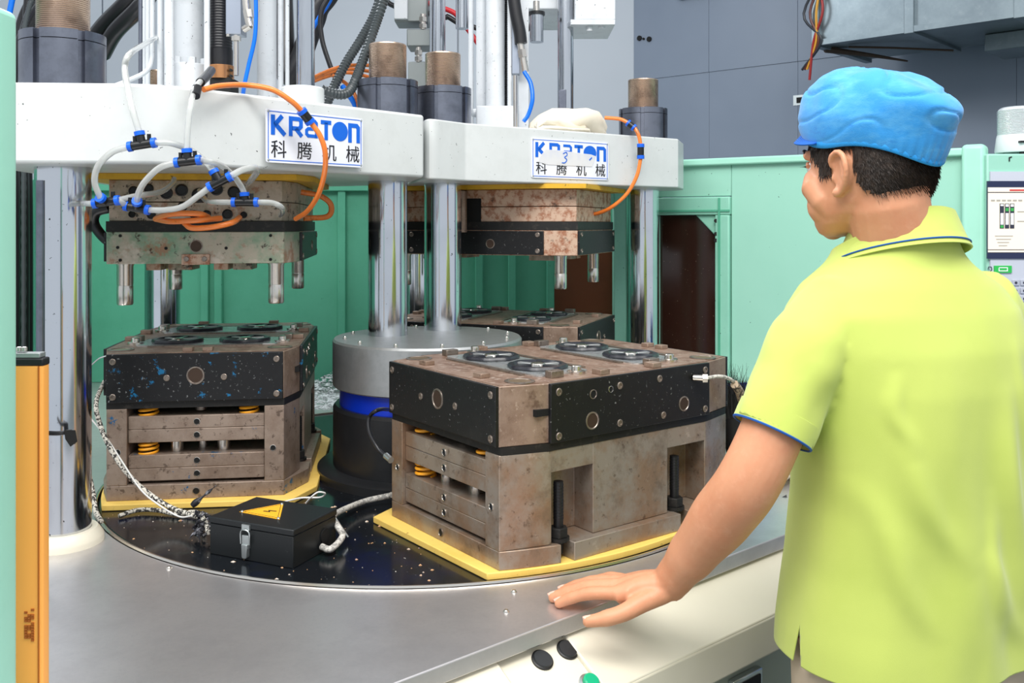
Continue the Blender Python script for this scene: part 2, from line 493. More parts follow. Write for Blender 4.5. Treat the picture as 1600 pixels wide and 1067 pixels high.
obj('rim', G().lathe([(RT + .0015, -.03), (RT + .0015, .003), (RT + .0025, .004), (RT + .0055, .004), (RT + .007, .0005)], (CX, CY, TZ), n=160), M_BRIGHT, wt)
for px, py in ((264, 888), (803, 925), (791, 956), (1120, 872)):
    p = atz(px, py, TZ)
    obj('screw', G().lathe([(.0001, .004), (.003, .0035), (.0048, .001), (.005, 0)], p, n=12), M_BRIGHT, wt)

tt = thing('turntable', 'round glossy black turntable carrying the moulds', 'turntable', (CX, CY, TZ - .02))
obj('disc', G().lathe([(.0001, -.02), (RT - .002, -.02), (RT - .001, -.003), (RT - .004, 0), (.0001, 0)], (CX, CY, TZ), n=160), M_TURN, tt)

def flakes(n, place, smin, smax, seed):
    rnd = random.Random(seed)
    g = G()
    for _ in range(n):
        x, y, z = place(rnd)
        s = smin + (smax - smin) * rnd.random() ** 3
        a0 = rnd.random() * 6.28
        k = rnd.choice((3, 4, 5))
        base = [(x + s * (.5 + .8 * rnd.random()) * math.cos(a0 + 6.28 * i / k), y + s * (.4 + .5 * rnd.random()) * math.sin(a0 + 6.28 * i / k), z + .0003) for i in range(k)]
        top = (x, y, z + .0008 + s * .35)
        g.add(base + [top], [(i, (i + 1) % k, k) for i in range(k)])
    return g
def on_turn(rnd):
    while True:
        a, r = rnd.uniform(-2.75, -.5), RT * (.45 + .54 * rnd.random())
        return CX + r * math.cos(a), CY + r * math.sin(a), TZ
crumb = mat('tan_rubber_crumbs', (206, 158, 112), .7, layers=[(50, 3, .45, .6, (220, 214, 206), 1), (70, 3, .6, .66, (30, 90, 150), 1)])
tag(obj('moulding_crumbs', flakes(330, on_turn, .0010, .0055, 3), crumb, None, org=(CX, CY, TZ)), 'loose tan and white moulding crumbs scattered over the black turntable', 'crumbs', kind='stuff')
dust = mat('white_moulding_flash', (208, 212, 212), .8, layers=[(60, 3, .5, .65, (60, 66, 70), .8)])
def on_back(rnd):
    x, y = rnd.uniform(-.86, -.42), rnd.uniform(2.86, 3.335)
    pile = max(0, y - 3.12) * .34 * (.55 + .45 * math.sin(x * 19))
    return x, y, TZ + max(0, pile) * rnd.random() ** .5
tag(obj('moulding_flash', flakes(2600, on_back, .003, .016, 5), dust, None, org=(CX, CY, TZ)), 'heap of white moulding flash against the rear green wall', 'flash', kind='stuff')
def on_back2(rnd):
    a, r = rnd.uniform(-.3, 1.1), .80 + .2 * rnd.random()
    return CX + r * math.cos(a), CY + r * math.sin(a), TZ
tag(obj('black_scraps', flakes(240, on_back2, .002, .008, 9), M_RUB, None, org=(CX, CY, TZ)), 'black rubber scraps on the worktop behind the right mould', 'scraps', kind='stuff')

# cream console under the front edge
def con(s, n, z):
    return E0 + EU * s + EN * n + Vector((0, 0, z))
cs = thing('console', 'cream painted control console under the worktop front edge', 'console', (0.45, 1.35, 0))
S0, S1 = -0.62, 1.2
SP0, SP1 = 0.152, 0.262                         # the sunk button panel
ztop, zr, out = TZ - .027, 0.79, .082
slope_n = (con(0, out, zr) - con(0, -.012, ztop))
nn = Vector(slope_n).cross(EU).normalized()
if nn.z < 0: nn = -nn
def slope_piece(s0, s1, dip=0.0):
    g = G()
    a = -nn * dip
    q = [con(s0, -.012, ztop) + a, con(s1, -.012, ztop) + a, con(s1, out, zr) + a, con(s0, out, zr) + a]
    b = [p - nn * .02 for p in q]
    return g.add(q + b, [(0, 1, 2, 3), (7, 6, 5, 4), (0, 4, 5, 1), (1, 5, 6, 2), (2, 6, 7, 3), (3, 7, 4, 0)])
obj('sloping_panel', slope_piece(S0, SP0), M_BEIGE, cs, bevel=.003)
obj('sloping_panel', slope_piece(SP1 + .018, S1), M_BEIGE, cs, bevel=.003)
bp = obj('button_panel', slope_piece(SP0 + .0, SP1 + .018, .007), M_BEIGE, cs, bevel=.001)
def on_slope(px, py, dip=.007):
    # the point of the sloping panel seen there
    o, dr = Vector((0, 0, CAMZ)), at(px, py, 1.0) - Vector((0, 0, CAMZ))
    q = con(0, -.012, ztop) - nn * dip
    return o + dr * ((q - o).dot(nn) / dr.dot(nn))
for px, py in ((847, 1032), (886, 1016)):
    p = on_slope(px, py)
    b_ = obj('push_button', G().lathe([(.0145, 0), (.0145, .004), (.0135, .0055), (.0001, .0055)], p, nn, n=28), mat('black_button', (42, 44, 46), .4), cs)
    obj('bezel', G().lathe([(.0165, 0), (.0165, .0025), (.015, .0035), (.0142, .0035)], p, nn, n=28), M_RUB, b_)
p = on_slope(921, 1070)
b_ = obj('push_button', G().lathe([(.012, 0), (.012, .010), (.010, .012), (.0001, .012)], p, nn, n=28), mat('green_button', (20, 168, 120), .3), cs)
obj('bezel', G().lathe([(.0165, 0), (.0165, .003), (.0135, .005), (.0122, .005)], p, nn, n=28), M_LATCH, b_)
M_CON = lambda: None
def wallpiece(s0, s1, n0, n1, z0, z1):
    g = G()
    q = [con(s0, n0, z0), con(s1, n0, z0), con(s1, n1, z0), con(s0, n1, z0), con(s0, n0, z1), con(s1, n0, z1), con(s1, n1, z1), con(s0, n1, z1)]
    return g.add(q, [(3, 2, 1, 0), (4, 5, 6, 7), (0, 1, 5, 4), (1, 2, 6, 5), (2, 3, 7, 6), (3, 0, 4, 7)])
obj('fascia', wallpiece(S0, S1, -.02, out, .725, zr - .001), M_BEIGE, cs, bevel=.004)
obj('base_body', wallpiece(S0, S1, -.25, out - .02, .06, .725), M_GREYG, cs)
obj('plinth', wallpiece(S0, S1, -.25, out - .05, 0, .06), M_BLKM, cs)
sk = obj('socket_frame', wallpiece(.58, .66, out - .02, out - .008, .63, .705), M_LATCH, cs, bevel=.002)
obj('socket', wallpiece(.588, .652, out - .012, out - .006, .638, .697), M_HOLE, sk)

# machine body under the worktop
mb = thing('machine_bed', 'grey green machine body below the steel worktop', 'machine', (-0.3, 2.3, 0))
obj('body', G().prism([(-1.3, .8), (-.62, .86), tuple((E0 + EU * 1.1 - EN * .27)[:2]), (.85, 2.4), (.5, 3.4), (-1.5, 3.4), (-1.6, 1.6)], 0, TZ - .03), M_GREYG, mb)

# ------------------------------------------------------------------ centre pillar
cp = thing('centre_pillar', 'thick centre pillar with grey steel cap and blue ring', 'pillar', (CX, CY, TZ))
obj('foot_flange', G().lathe([(.0001, 0), (.258, 0), (.258, .018), (.25, .024), (.0001, .024)], (CX, CY, TZ), n=64), M_BLKM, cp)
obj('black_drum', G().lathe([(.222, .02), (.222, .155), (.216, .162), (.2, .162)], (CX, CY, TZ), n=64), M_BLKM, cp)
obj('blue_ring', G().lathe([(.207, .155), (.207, .21)], (CX, CY, TZ), n=64), M_BLUE, cp)
cap = obj('steel_cap', G().lathe([(.0001, .205), (.22, .205), (.223, .208), (.223, .308), (.219, .313), (.0001, .313)], (CX, CY, TZ), n=96), M_CAP, cp)
for k in range(12):
    a = .25 + k * math.pi / 6
    obj('cap_screw', G().lathe([(.0001, .006), (.0035, .006), (.0045, .004), (.0045, 0)], (CX + .195 * math.cos(a), CY + .195 * math.sin(a), TZ + .313), n=10), M_BRIGHT, cap)

# ------------------------------------------------------------------ moulds
def rect_plate_screws(parent, M, pts, r=.0065):
    for (a, b) in pts:
        g = G().lathe([(r, -.001), (r, .0012), (r * .85, .002), (r * .55, .002), (r * .5, .0006), (.0001, .0006)], M @ Vector((a, b, 0)), M.to_3x3() @ Vector((0, 0, 1)), n=14)
        obj('screw', g, M_SCREW, parent)
def bore(parent, M, a, b, r, name='bore'):
    n = M.to_3x3() @ Vector((0, 0, 1))
    o = obj(name, G().lathe([(r * 1.18, -.001), (r * 1.15, .0012), (r, .0015), (r * .93, .0004)], M @ Vector((a, b, 0)), n, n=22), M_SCREW if r > .006 else M_BRIGHT, parent)
    obj('bore_shade', G().lathe([(r * .95, .0004), (.0001, .0003)], M @ Vector((a, b, 0)), n, n=22), mat('brown_bore_shade', (74, 58, 48), .5, .5) if r > .010 else M_HOLE, o)  # flat disc, nothing cut: the shade inside the bore is put into its colour

HX, HY, CHX, CHY = .201, .281, .024, .083
def wall_poly(sx, notch):
    """plan of one long side wall"""
    x0, x1 = .1375, HX
    p = [(x0, -HY), (HX - CHX, -HY), (HX, -HY + CHY)]
    if notch:
        for a, b in ((-.190, -.097), (.088, .190)):
            p += [(x1, a), (x1 - .05, a), (x1 - .05, b), (x1, b)]
    p += [(HX, HY - CHY), (HX - CHX, HY), (x0, HY)]
    p = [(x * sx, y) for x, y in p]
    return p if sx > 0 else list(reversed(p))

def clip(poly, loc, rz, rad):
    """keep an outline inside the turntable"""
    out = []
    ca, sa = math.cos(rz), math.sin(rz)
    for i in range(len(poly)):
        (x0, y0), (x1, y1) = poly[i], poly[(i + 1) % len(poly)]
        m = max(1, int(math.hypot(x1 - x0, y1 - y0) / .03))
        for k in range(m):
            x, y = x0 + (x1 - x0) * k / m, y0 + (y1 - y0) * k / m
            wx, wy = loc[0] + x * ca - y * sa - CX, loc[1] + x * sa + y * ca - CY
            r = math.hypot(wx, wy)
            if r > rad:
                wx, wy = wx * rad / r, wy * rad / r
                qx, qy = wx + CX - loc[0], wy + CY - loc[1]
                x, y = qx * ca + qy * sa, -qx * sa + qy * ca
            if k == 0 or r > rad:
                out.append((x, y))
    return out

def make_mould(label, th, c, blue=False):
    rz = R(th)
    loc = (c[0], c[1], TZ - .009)
    t = thing('lower_mould', label, 'mould', loc, rz, 'lower moulds on the turntable', local=True)
    mb_, mk = (M_BRONB, M_BLACKB) if blue else (M_BRONZE2, M_BLACKP)
    t.scale.z = 1.03
    bd = clip(oct_(.240, .312, .045, .09), loc, rz, RT - .006)      # its outer side follows the rim of the turntable
    obj('insulation_board', G().prism(bd, .0095, .021), M_YEL, t, bevel=.0015)
    hx, hy = .219, HY
    p = [(-hx + .042, -hy), (hx - .042, -hy), (hx, -hy + .09)]
    for c in (-.166, .118):
        p += [(hx, c - .013), (hx - .05, c - .013), (hx - .05, c + .013), (hx, c + .013)]
    p += [(hx, hy - .09), (hx - .042, hy), (-hx + .042, hy), (-hx, hy - .09)]
    for c in (.118, -.166):
        p += [(-hx, c + .013), (-hx + .05, c + .013), (-hx + .05, c - .013), (-hx, c - .013)]
    p += [(-hx, -hy + .09)]
    p = clip(p, loc, rz, RT - .01)
    base = obj('base_plate', G().prism(p, .021, .051), mb_, t, bevel=.0012)
    for sx in (1, -1):
        g = G().prism(wall_poly(sx, True), .0515, .2035)
        for a_, b_ in ((-.190, -.097), (.088, .190)):
            g.box(min(sx * (HX - .052), sx * (HX - .0003)), max(sx * (HX - .052), sx * (HX - .0003)), a_ - .001, b_ + .001, .168, .2033)
        w = obj('side_wall', g, mb_, t, bevel=.001)
        for ey in (-1, 1):
            M = basis((0, ey * HY, 0), (-ey, 0, 0), (0, 0, 1), (0, ey, 0))
            bore(w, M, -ey * sx * .155, .118, .0055)
        for c in (-.166, .118):
            g = G().cyl((sx * .190, c, .03), (sx * .190, c, .148), .0085, n=14)
            for k in range(12):
                g.lathe([(.0085, 0), (.0092, .0025), (.0085, .005)], (sx * .190, c, .085 + k * .005), n=14)
            bo = obj('clamp_bolt', g, M_RUB, t)
            obj('hex_nut', G().cyl((sx * .190, c, .057), (sx * .190, c, .073), .0165, n=6), M_STRIP, bo, bevel=.001)
            obj('washer', G().cyl((sx * .190, c, .0515), (sx * .190, c, .057), .019, n=20), M_STRIP, bo)
    for z0, z1 in ((.057, .0825), (.083, .109), (.134, .1605), (.161, .187)):
        pl = obj('stripper_plate', G().box(-.1365, .1365, -.274, .274, z0, z1), mb_ if z0 < .1 else M_BRONB if blue else M_BRONZE2, t, bevel=.0012)
        for ey in (-1, 1):
            M = basis((0, ey * .274, 0), (-ey, 0, 0), (0, 0, 1), (0, ey, 0))
            bore(pl, M, 0, (z0 + z1) / 2, .0058)
    for ey in (-1, 1):
        M = basis((0, ey * HY, 0), (-ey, 0, 0), (0, 0, 1), (0, ey, 0))
        bore(base, M, 0, .036, .0065)
        for sx in (-1, 1):
            obj('spring', G().helix((sx * .102, ey * .25), .0185, .186, .219, 3.6, .0028), M_SPRING, t)
            obj('guide_pin', G().cyl((sx * .048, ey * .235, .105), (sx * .048, ey * .235, .14), .0135, n=16), M_BRIGHT, t)
        obj('spring', G().helix((ey * .102, ey * .25), .0185, .108, .138, 3.4, .0028), M_SPRING, t)
        obj('guide_pin', G().cyl((0, ey * .21, .105), (0, ey * .21, .14), .011, n=16), M_BRIGHT, t)
        obj('guide_pin', G().cyl((0, ey * .23, .19), (0, ey * .23, .22), .012, n=16), M_SCREW, t)
    obj('joint_strip', G().prism(oct_(HX + .001, HY - .002, CHX, CHY), .2037, .2165), M_STRIP, t)
    top = obj('top_block', G().prism(oct_(HX, HY, CHX, CHY), .2168, .3135), M_BRONZE, t, bevel=.0015)
    obj('top_face', G().prism(oct_(HX - .003, HY - .003, CHX, CHY), .3136, .3146), M_TOPP, top)
    for ey in (-1, 1):                                   # end covers
        hw = HX - CHX
        M = basis((0, ey * (HY + .007), .265), (-ey, 0, 0), (0, 0, 1), (0, ey, 0))
        pl = obj('cover_plate', G().box(-hw + .001, hw - .001, -.0475, .0485, -.007, 0, M), mk, t, bevel=.0012)
        rect_plate_screws(pl, M, [(-hw + .014, -.036), (hw - .014, -.036), (-hw + .014, .034), (hw - .014, .034), (.057, .0), (-.057, .0)])
        bore(pl, M, 0, .004, .0155)
    for sx in (-1, 1):                                   # long covers
        hw = HY - CHY
        M = basis((sx * (HX + .007), 0, .265), (0, sx, 0), (0, 0, 1), (sx, 0, 0))
        pl = obj('cover_plate', G().box(-hw + .001, hw - .001, -.048, .0485, -.007, 0, M), mk, t, bevel=.0012)
        rect_plate_screws(pl, M, [(-hw + .018, -.038), (hw - .014, -.036), (-hw + .018, .034), (hw - .014, .036), (-.04, .03), (.06, .032), (-.04, -.034), (.07, -.034)])
        bore(pl, M, -.105, -.022, .013)
        bore(pl, M, .125, -.02, .012)
        bore(pl, M, -.103, .022, .007)
        bore(pl, M, -.062, .026, .005)
        obj('dowel_slot_shade', G().box(HX - .03, HX + .0015, -hw - .0255, -hw + .001, .262, .273) if sx > 0 else G().box(-HX - .0015, -HX + .03, hw - .001, hw + .0255, .262, .273), M_HOLE, top)  # uncut slot: its shade painted as a black block
    # top: two inserts, each with two rubber rings on steel cores
    zt = .3146
    for ey in (-1, 1):
        yc = ey * .118
        ins = obj('cavity_insert', G().prism(fillet([(-.15, yc - .058), (.15, yc - .058), (.15, yc + .058), (-.15, yc + .058)], [.012] * 4, 4), zt, zt + .0025), mat('cavity_steel', (206, 210, 210), .26, .7, layers=[(30, 5, .52, .65, (130, 136, 136), .6), (60, 4, .6, .66, (70, 58, 50), .6)]), t)
        for sx in (-1, 1):
            xc = sx * .073
            g = G()
            n = 48
            rings = []
            for ro, z_ in ((.041, 0), (.0535, .0), (.055, .003), (.0525, .0068), (.045, .0072), (.0405, .0035)):
                rings.append([Vector((xc + (ro + .0016 * math.cos(8 * a) * (ro > .05)) * math.cos(a), yc + (ro + .0016 * math.cos(8 * a) * (ro > .05)) * math.sin(a), zt + .0026 + z_)) for a in [2 * math.pi * k / n for k in range(n)]])
            rings.append(rings[0])
            g.loft(rings, caps=False)
            rg = obj('rubber_ring', g, M_RUBR, t)
            g = G().lathe([(.0001, .0075), (.012, .0075), (.015, .0045), (.016, 0)], (xc, yc, zt + .0026), n=24)
            obj('core_hub', g, M_BRIGHT, rg)
            for k in range(6):
                a = k * math.pi / 3 + .3
                M = basis((xc, yc, zt + .0026), (math.cos(a), math.sin(a), 0), (-math.sin(a), math.cos(a), 0), (0, 0, 1))
                obj('core_spoke', G().box(.014, .042, -.0055, .0055, 0, .0065, M), M_CAP if k % 2 else M_RUBR, rg, bevel=.001)
        for sy in (-1, 1):
            obj('wear_strip', G().box(-.12, .12, yc + sy * .07 - .005, yc + sy * .07 + .005, zt, zt + .003), M_SCREW, t)
        for sx in (-1, 1):
            obj('stop_block', G().box(sx * .165 - .009, sx * .165 + .009, yc - .05, yc - .022, zt, zt + .012), M_SCREW, t, bevel=.001)
            obj('locating_post', G().lathe([(.017, 0), (.017, .005), (.009, .006), (.0085, .013), (.007, .0145), (.0001, .0145)], (sx * .158, yc + .02, zt), n=18), M_BRIGHT, t)
    for sx in (-1, 1):
        for ey in (-1, 1):
            b_ = obj('guide_bush', G().lathe([(.026, 0), (.026, .0016), (.0205, .0022), (.0195, .0012)], (sx * .163, ey * .228, zt), n=28), M_SCREW, t)
            obj('bush_bore', G().lathe([(.02, .0012), (.0001, .0010)], (sx * .163, ey * .228, zt), n=28), mat('tan_bush_bore', (186, 160, 132), .3, .8), b_)
            obj('lift_lug', G().box(sx * .186 - .012, sx * .186 + .012, ey * .065 - .011, ey * .065 + .011, zt, zt + .009), M_BRONZE, t, bevel=.001)
        obj('lift_lug', G().box(sx * .09 - .012, sx * .09 + .012, -.265, -.245, zt, zt + .008), M_BRONZE, t, bevel=.001)
        obj('lift_lug', G().box(sx * .02 - .01, sx * .02 + .01, .25, .27, zt, zt + .008), M_BRONZE, t, bevel=.001)
    return t

make_mould('front right mould with black cover plates and yellow springs at the table edge', -53.1, (.0974, 1.8064))
make_mould('left mould with blue flecks under the left press', -172.5, (-.690, 2.172), True)
make_mould('rear mould under the right press, half hidden behind the centre pillar', 69, (-.03, 2.625))

def make_upper(label, th, c, patina):
    rz = R(th)
    zb = 1.368
    loc = (c[0], c[1], zb)
    t = thing('upper_mould', label, 'mould', loc, rz, 'upper moulds bolted under the press beams', local=True)
    m1, m2 = (M_GREYM, M_PATINA) if patina else (M_RUST, M_RUST)
    low = obj('cavity_plate', G().prism(oct_(HX, HY, CHX, CHY), 0, .066), m2, t, bevel=.0015)
    obj('joint_strip', G().prism(oct_(HX + .001, HY + .001, CHX, CHY), .0662, .0878), M_STRIP, t)
    mid = obj('core_plate', G().prism(oct_(HX - .004, HY - .004, CHX, CHY), .088, .127), m1, t, bevel=.0015)
    up = obj('manifold_plate', G().prism(oct_(HX - .004, HY - .004, CHX, CHY), .1285, .1725), m1, t, bevel=.0015)
    obj('insulation_board', G().prism(oct_(.236, .312, .03, .09), .173, .1845), M_YEL2, t)
    for sx in (-1, 1):
        hw = HY - CHY
        M = basis((sx * (HX + .006), 0, 0), (0, sx, 0), (0, 0, 1), (sx, 0, 0))
        pl = obj('cover_plate', G().box(-hw, hw, .002, .064, -.006, 0, M), M_BLACKP, t, bevel=.001)
        rect_plate_screws(pl, M, [(-hw + .016, .012), (hw - .016, .012), (-hw + .016, .054), (hw - .016, .054)])
        bore(pl, M, .05, .03, .011)
        for ey in (-1, 1):
            g = G().lathe([(.0001, -.088), (.0145, -.088), (.0165, -.085), (.0165, -.05), (.0158, -.0485), (.0158, -.0465), (.0165, -.045), (.0165, -.006), (.018, -.003), (.018, 0.002)], (sx * .155, ey * .228, 0), n=24)
            obj('guide_pillar', g, M_BRIGHT, t)
    if not patina:
        for sx in (-1, 1):
            obj('sprue_recess_shade', G().box(min(sx * .19, sx * (HX - .003)), max(sx * .19, sx * (HX - .003)), -.02, .09, .072, .15), M_HOLE, t)  # black block paints the shade of a recess, the plate stays whole
            obj('sprue_rod', G().cyl((sx * .212, .03, .06), (sx * .212, .03, .17), .014, n=18), M_BRONZE, t)
    for ey in (-1, 1):
        for c, w_ in ((-.08, .04), (-.035, .03), (.05, .05), (.105, .03)):
            obj('core_block', G().box(c - w_ / 2, c + w_ / 2, ey * .16 - .04, ey * .16 + .04, -.017, 0), M_GREYM if w_ > .035 else M_RUST, t, bevel=.001)
        M = basis((0, ey * HY, 0), (-ey, 0, 0), (0, 0, 1), (0, ey, 0))
        for a, b in ((-.15, .058), (.15, .058), (-.15, .008), (.15, .008), (-.06, .032), (.06, .032), (-.155, .034)):
            obj('hole_shade_dot', G().cyl(M @ Vector((a, b, 0)), M @ Vector((a, b, .0012)), .0033, n=10), M_HOLE, low)  # black dots on the face, painting the shade of holes
        bore(low, M, 0, .036, .0115)
        if not patina:
            pl = obj('cover_plate', G().box(-HX + CHX, HX - CHX, .002, .064, 0, .006, M), M_BLACKP, t, bevel=.001)
            rect_plate_screws(pl, basis(M @ Vector((0, 0, .006)), M.to_3x3() @ Vector((1, 0, 0)), (0, 0, 1), M.to_3x3() @ Vector((0, 0, 1))), [(-.16, .012), (.16, .012), (-.16, .054), (.16, .054)])
            continue
        br = obj('latch_bracket', G().box(-.028, .028, -.002, .020, 0, .008, M), M_RUST, t, bevel=.001)
        rect_plate_screws(br, basis(M @ Vector((0, 0, .008)), M.to_3x3() @ Vector((1, 0, 0)), (0, 0, 1), M.to_3x3() @ Vector((0, 0, 1))), [(-.018, .010), (.018, .010)], .0055)
        M2 = basis((0, ey * (HY - .004), 0), (-ey, 0, 0), (0, 0, 1), (0, ey, 0))
        for a, b, r_ in () if not patina else ((-.125, .150, .010), (-.095, .155, .010), (-.06, .146, .013), (-.03, .152, .013), (0.005, .142, .015), (.04, .154, .013), (.075, .148, .013), (-.028, .118, .010), (-.128, .102, .007), (-.09, .101, .009), (-.005, .102, .009), (.02, .102, .009), (.062, .102, .011), (.095, .101, .007)):
            f_ = obj('port', G().lathe([(r_, 0), (r_, .002), (r_ * .8, .003), (r_ * .72, .001), (.0001, .0008)], M2 @ Vector((a, b, 0)), M2.to_3x3() @ Vector((0, 0, 1)), n=16), M_RUB if r_ > .008 else M_HOLE, up if b > .128 else mid)
        for a in (-.14, .14):
            obj('pry_slot_shade', G().box(a - .022, a + .022, .124, .130, 0, .001, M2), M_HOLE, mid)  # thin black strip paints the shade of a slot on the plate
    return t
make_upper('greenish stained upper mould hanging under the left press beam', -172.5, (-.690, 2.172), True)
make_upper('rusty brown upper mould hanging under the right press beam', 69, (-.03, 2.625), False)
# ------------------------------------------------------------------ presses
BZ0, BZ1 = 1.553, 1.692
PB, PD = Vector((-.30, 2.21, 0)), Vector((-.176, 2.33, 0))
PA, PC = Vector((-.818, 1.668, 0)), Vector((-.993, 2.60, 0))
PE, PF = Vector((.394, 2.75, 0)), Vector((-.31, 2.97, 0))

def tie_bar(t, p, z0, flange=None):
    c = obj('tie_bar', G().cyl((p.x, p.y, z0), (p.x, p.y, BZ0 + .002), .0475, n=48), M_COLUMN, t)
    nt_ = obj('slotted_nut', slotted_nut((p.x, p.y, BZ1)), M_NUT, t)
    obj('nut_ring', slotted_nut((p.x, p.y, BZ1 + .0855), .0165), M_NUT, nt_)
    prof = [(.0001, .19)] + [(.0445, .19)]
    k = 0
    z = .187
    while z > .095:
        prof += [(.0455, z), (.0440, z - .0018)]
        z -= .0036
    obj('threaded_end', G().lathe(list(reversed(prof)), (p.x, p.y, BZ1), n=40), M_THREAD, t)
    if flange:
        obj('foot_flange', G().lathe([(.048, .026), (.058, .026), (.061, .022), (.068, .012), (.069, .008), (.069, 0)], (p.x, p.y, TZ), n=48), flange, t)
def slotted_nut(o, h=.084, r=.0725, n=6):
    g = G()
    pts = []
    for k in range(n):
        a0 = 2 * math.pi * k / n + .35
        w = .085
        for j in range(9):
            a = a0 + w + (2 * math.pi / n - 2 * w) * j / 8
            pts.append((o[0] + r * math.cos(a), o[1] + r * math.sin(a)))
        for a in (a0 + 2 * math.pi / n - w, a0 + 2 * math.pi / n + w):
            pts.append((o[0] + (r - .008) * math.cos(a), o[1] + (r - .008) * math.sin(a)))
    return g.prism(pts, o[2], o[2] + h)

def stroke(g, pts, w, M, d=.0008):
    """a thick lettering stroke, mitred, raised by d"""
    P = [Vector(p) for p in pts]
    L, Rr = [], []
    for i, p in enumerate(P):
        a = (p - P[i - 1]).normalized() if i else None
        b = (P[i + 1] - p).normalized() if i < len(P) - 1 else None
        if a is None: a = b
        if b is None: b = a
        n1, n2 = Vector((-a.y, a.x)), Vector((-b.y, b.x))
        m = (n1 + n2).normalized()
        k = w / 2 / max(.4, m.dot(n1))
        L.append(p + m * k)
        Rr.append(p - m * k)
    for i in range(len(P) - 1):
        q = [Rr[i], Rr[i + 1], L[i + 1], L[i]]
        v = [M @ Vector((x.x, x.y, 0)) for x in q] + [M @ Vector((x.x, x.y, d)) for x in q]
        g.add(v, [(3, 2, 1, 0), (4, 5, 6, 7), (0, 1, 5, 4), (1, 2, 6, 5), (2, 3, 7, 6), (3, 0, 4, 7)])
    return g

def text_mesh(txt, size, M, extrude=.0004):
    cu = bpy.data.curves.new('txt', 'FONT')
    cu.body = txt
    cu.size = size
    cu.extrude = extrude
    cu.align_x = 'CENTER'
    cu.align_y = 'CENTER'
    o = bpy.data.objects.new('txt', cu)
    COL.objects.link(o)
    dg = bpy.context.evaluated_depsgraph_get()
    me = bpy.data.meshes.new_from_object(o.evaluated_get(dg))
    bpy.data.objects.remove(o)
    me.transform(M)
    return me

def place_text(name, txt, size, M, m, parent):
    me = text_mesh(txt, size, M)
    wo = OFF.get(parent.name, Vector((0, 0, 0)))
    me.transform(Matrix.Translation(-wo))
    return mesh_obj(name, me, m, parent)

def nameplate(t, o, xdir, W=.229, H=.101, tape=False):
    x = Vector(xdir).normalized()
    n = Vector((x.y, -x.x, 0))
    M = basis(Vector(o) + n * .0015, x, (0, 0, 1), n)
    def poly(a, b, r):
        return fillet([(-a, -b), (a, -b), (a, b), (-a, b)], [r] * 4, 3)
    pl = obj('nameplate', G().prism(poly(W / 2, H / 2, .004), -.001, .0012, M), M_WHITEP, t)
    ML = basis(M @ Vector((0, 0, .0012)), x, (0, 0, 1), n)
    bw = W / 2 - .0045
    bh = H / 2 - .0045
    obj('border', stroke(G(), [(0, bh), (bw, bh), (bw, -bh), (-bw, -bh), (-bw, bh), (0, bh)], .0016, ML, .0004), M_BLUEP, pl)
    sx, sy = W / .229, H / .101
    def let(strokes, w=.0085, disc=None):
        g = G()
        for s in strokes:
            stroke(g, [(p[0] * sx, p[1] * sy) for p in s], w, ML)
        if disc:
            g.prism([(disc[0] * sx + disc[2] * math.cos(a) * sx, disc[1] * sy + disc[2] * math.sin(a) * sy) for a in [2 * math.pi * k / 28 for k in range(28)]], 0, .0008, ML)
        obj('letter', g, M_BLUEP, pl)
    b0, b1 = .002, .040          # lettering baseline and height
    let([[(-.100, b0), (-.100, b1)], [(-.0965, .0205), (-.0795, b1 - .001)], [(-.0945, .0225), (-.0735, b0 + .001)]], .0088)
    let([[(-.0605, b0), (-.0605, b1 - .004), (-.0415, b1 - .004), (-.037, .033), (-.037, .022), (-.0415, .0175), (-.058, .0175)], [(-.049, .0175), (-.035, b0 + .001)]], .0082)
    let([[(-.0235, b1 - .005), (-.005, b1 - .005), (-.001, .031), (-.001, b0)], [(-.001, .0195), (-.0200, .0195), (-.0240, .016), (-.0240, .009), (-.0200, .0055), (-.001, .0055)]], .0066)
    let([[(.0095, b1 - .005), (.0345, b1 - .005)], [(.0225, b1 - .005), (.0225, b0 - .002)]], .0082)
    let([], disc=(.0565, .0195, .0195))
    let([[(.0815, b0 - .003), (.0815, b1 - .006), (.0985, b1 - .006), (.1025, .030), (.1025, b0 - .003)]], .0088)
    for k, ch in enumerate('科腾机械'):
        c = (-.087 + k * .0585) * sx
        place_text('character', ch, .036 * sy, basis(ML @ Vector((c, -.027 * sy, .0004)), x, (0, 0, 1), n), M_BLACKI, pl)
    for a in (-1, 1):
        for b in (-1, 1):
            obj('rivet', G().lathe([(.0026, 0), (.002, .0014), (.0001, .0018)], ML @ Vector((a * (W / 2 - .0045), b * (H / 2 - .0045), 0)), n, n=10), M_LATCH, pl)
    if tape:
        g = G()
        pts = [(-.098, -.010), (-.07, -.016), (.062, -.016), (.074, .012), (.060, .016), (-.03, .022), (-.075, .0225), (-.088, .008)]
        g.prism([(a * sx, b * sy) for a, b in pts], .0006, .0013, ML)
        tp = obj('tape_strip', g, mat('white_masking_tape', (232, 232, 234), .55, alpha=.78), pl)
        M3 = basis(ML @ Vector((-.022, .002, .0014)), x, (0, 0, 1), n)
        num = spline([Vector((-.006, .012, 0)), Vector((.004, .016, 0)), Vector((.007, .009, 0)), Vector((-.001, .003, 0)), Vector((.006, -.003, 0)), Vector((.0, -.011, 0)), Vector((-.010, -.0115, 0))], 6)
        obj('handwritten_mark', stroke(stroke(G(), [(p.x, p.y) for p in num], .0024, M3), [(.082, -.001), (.09, .006)], .003, M3), M_BLUEP, pl)
    return pl

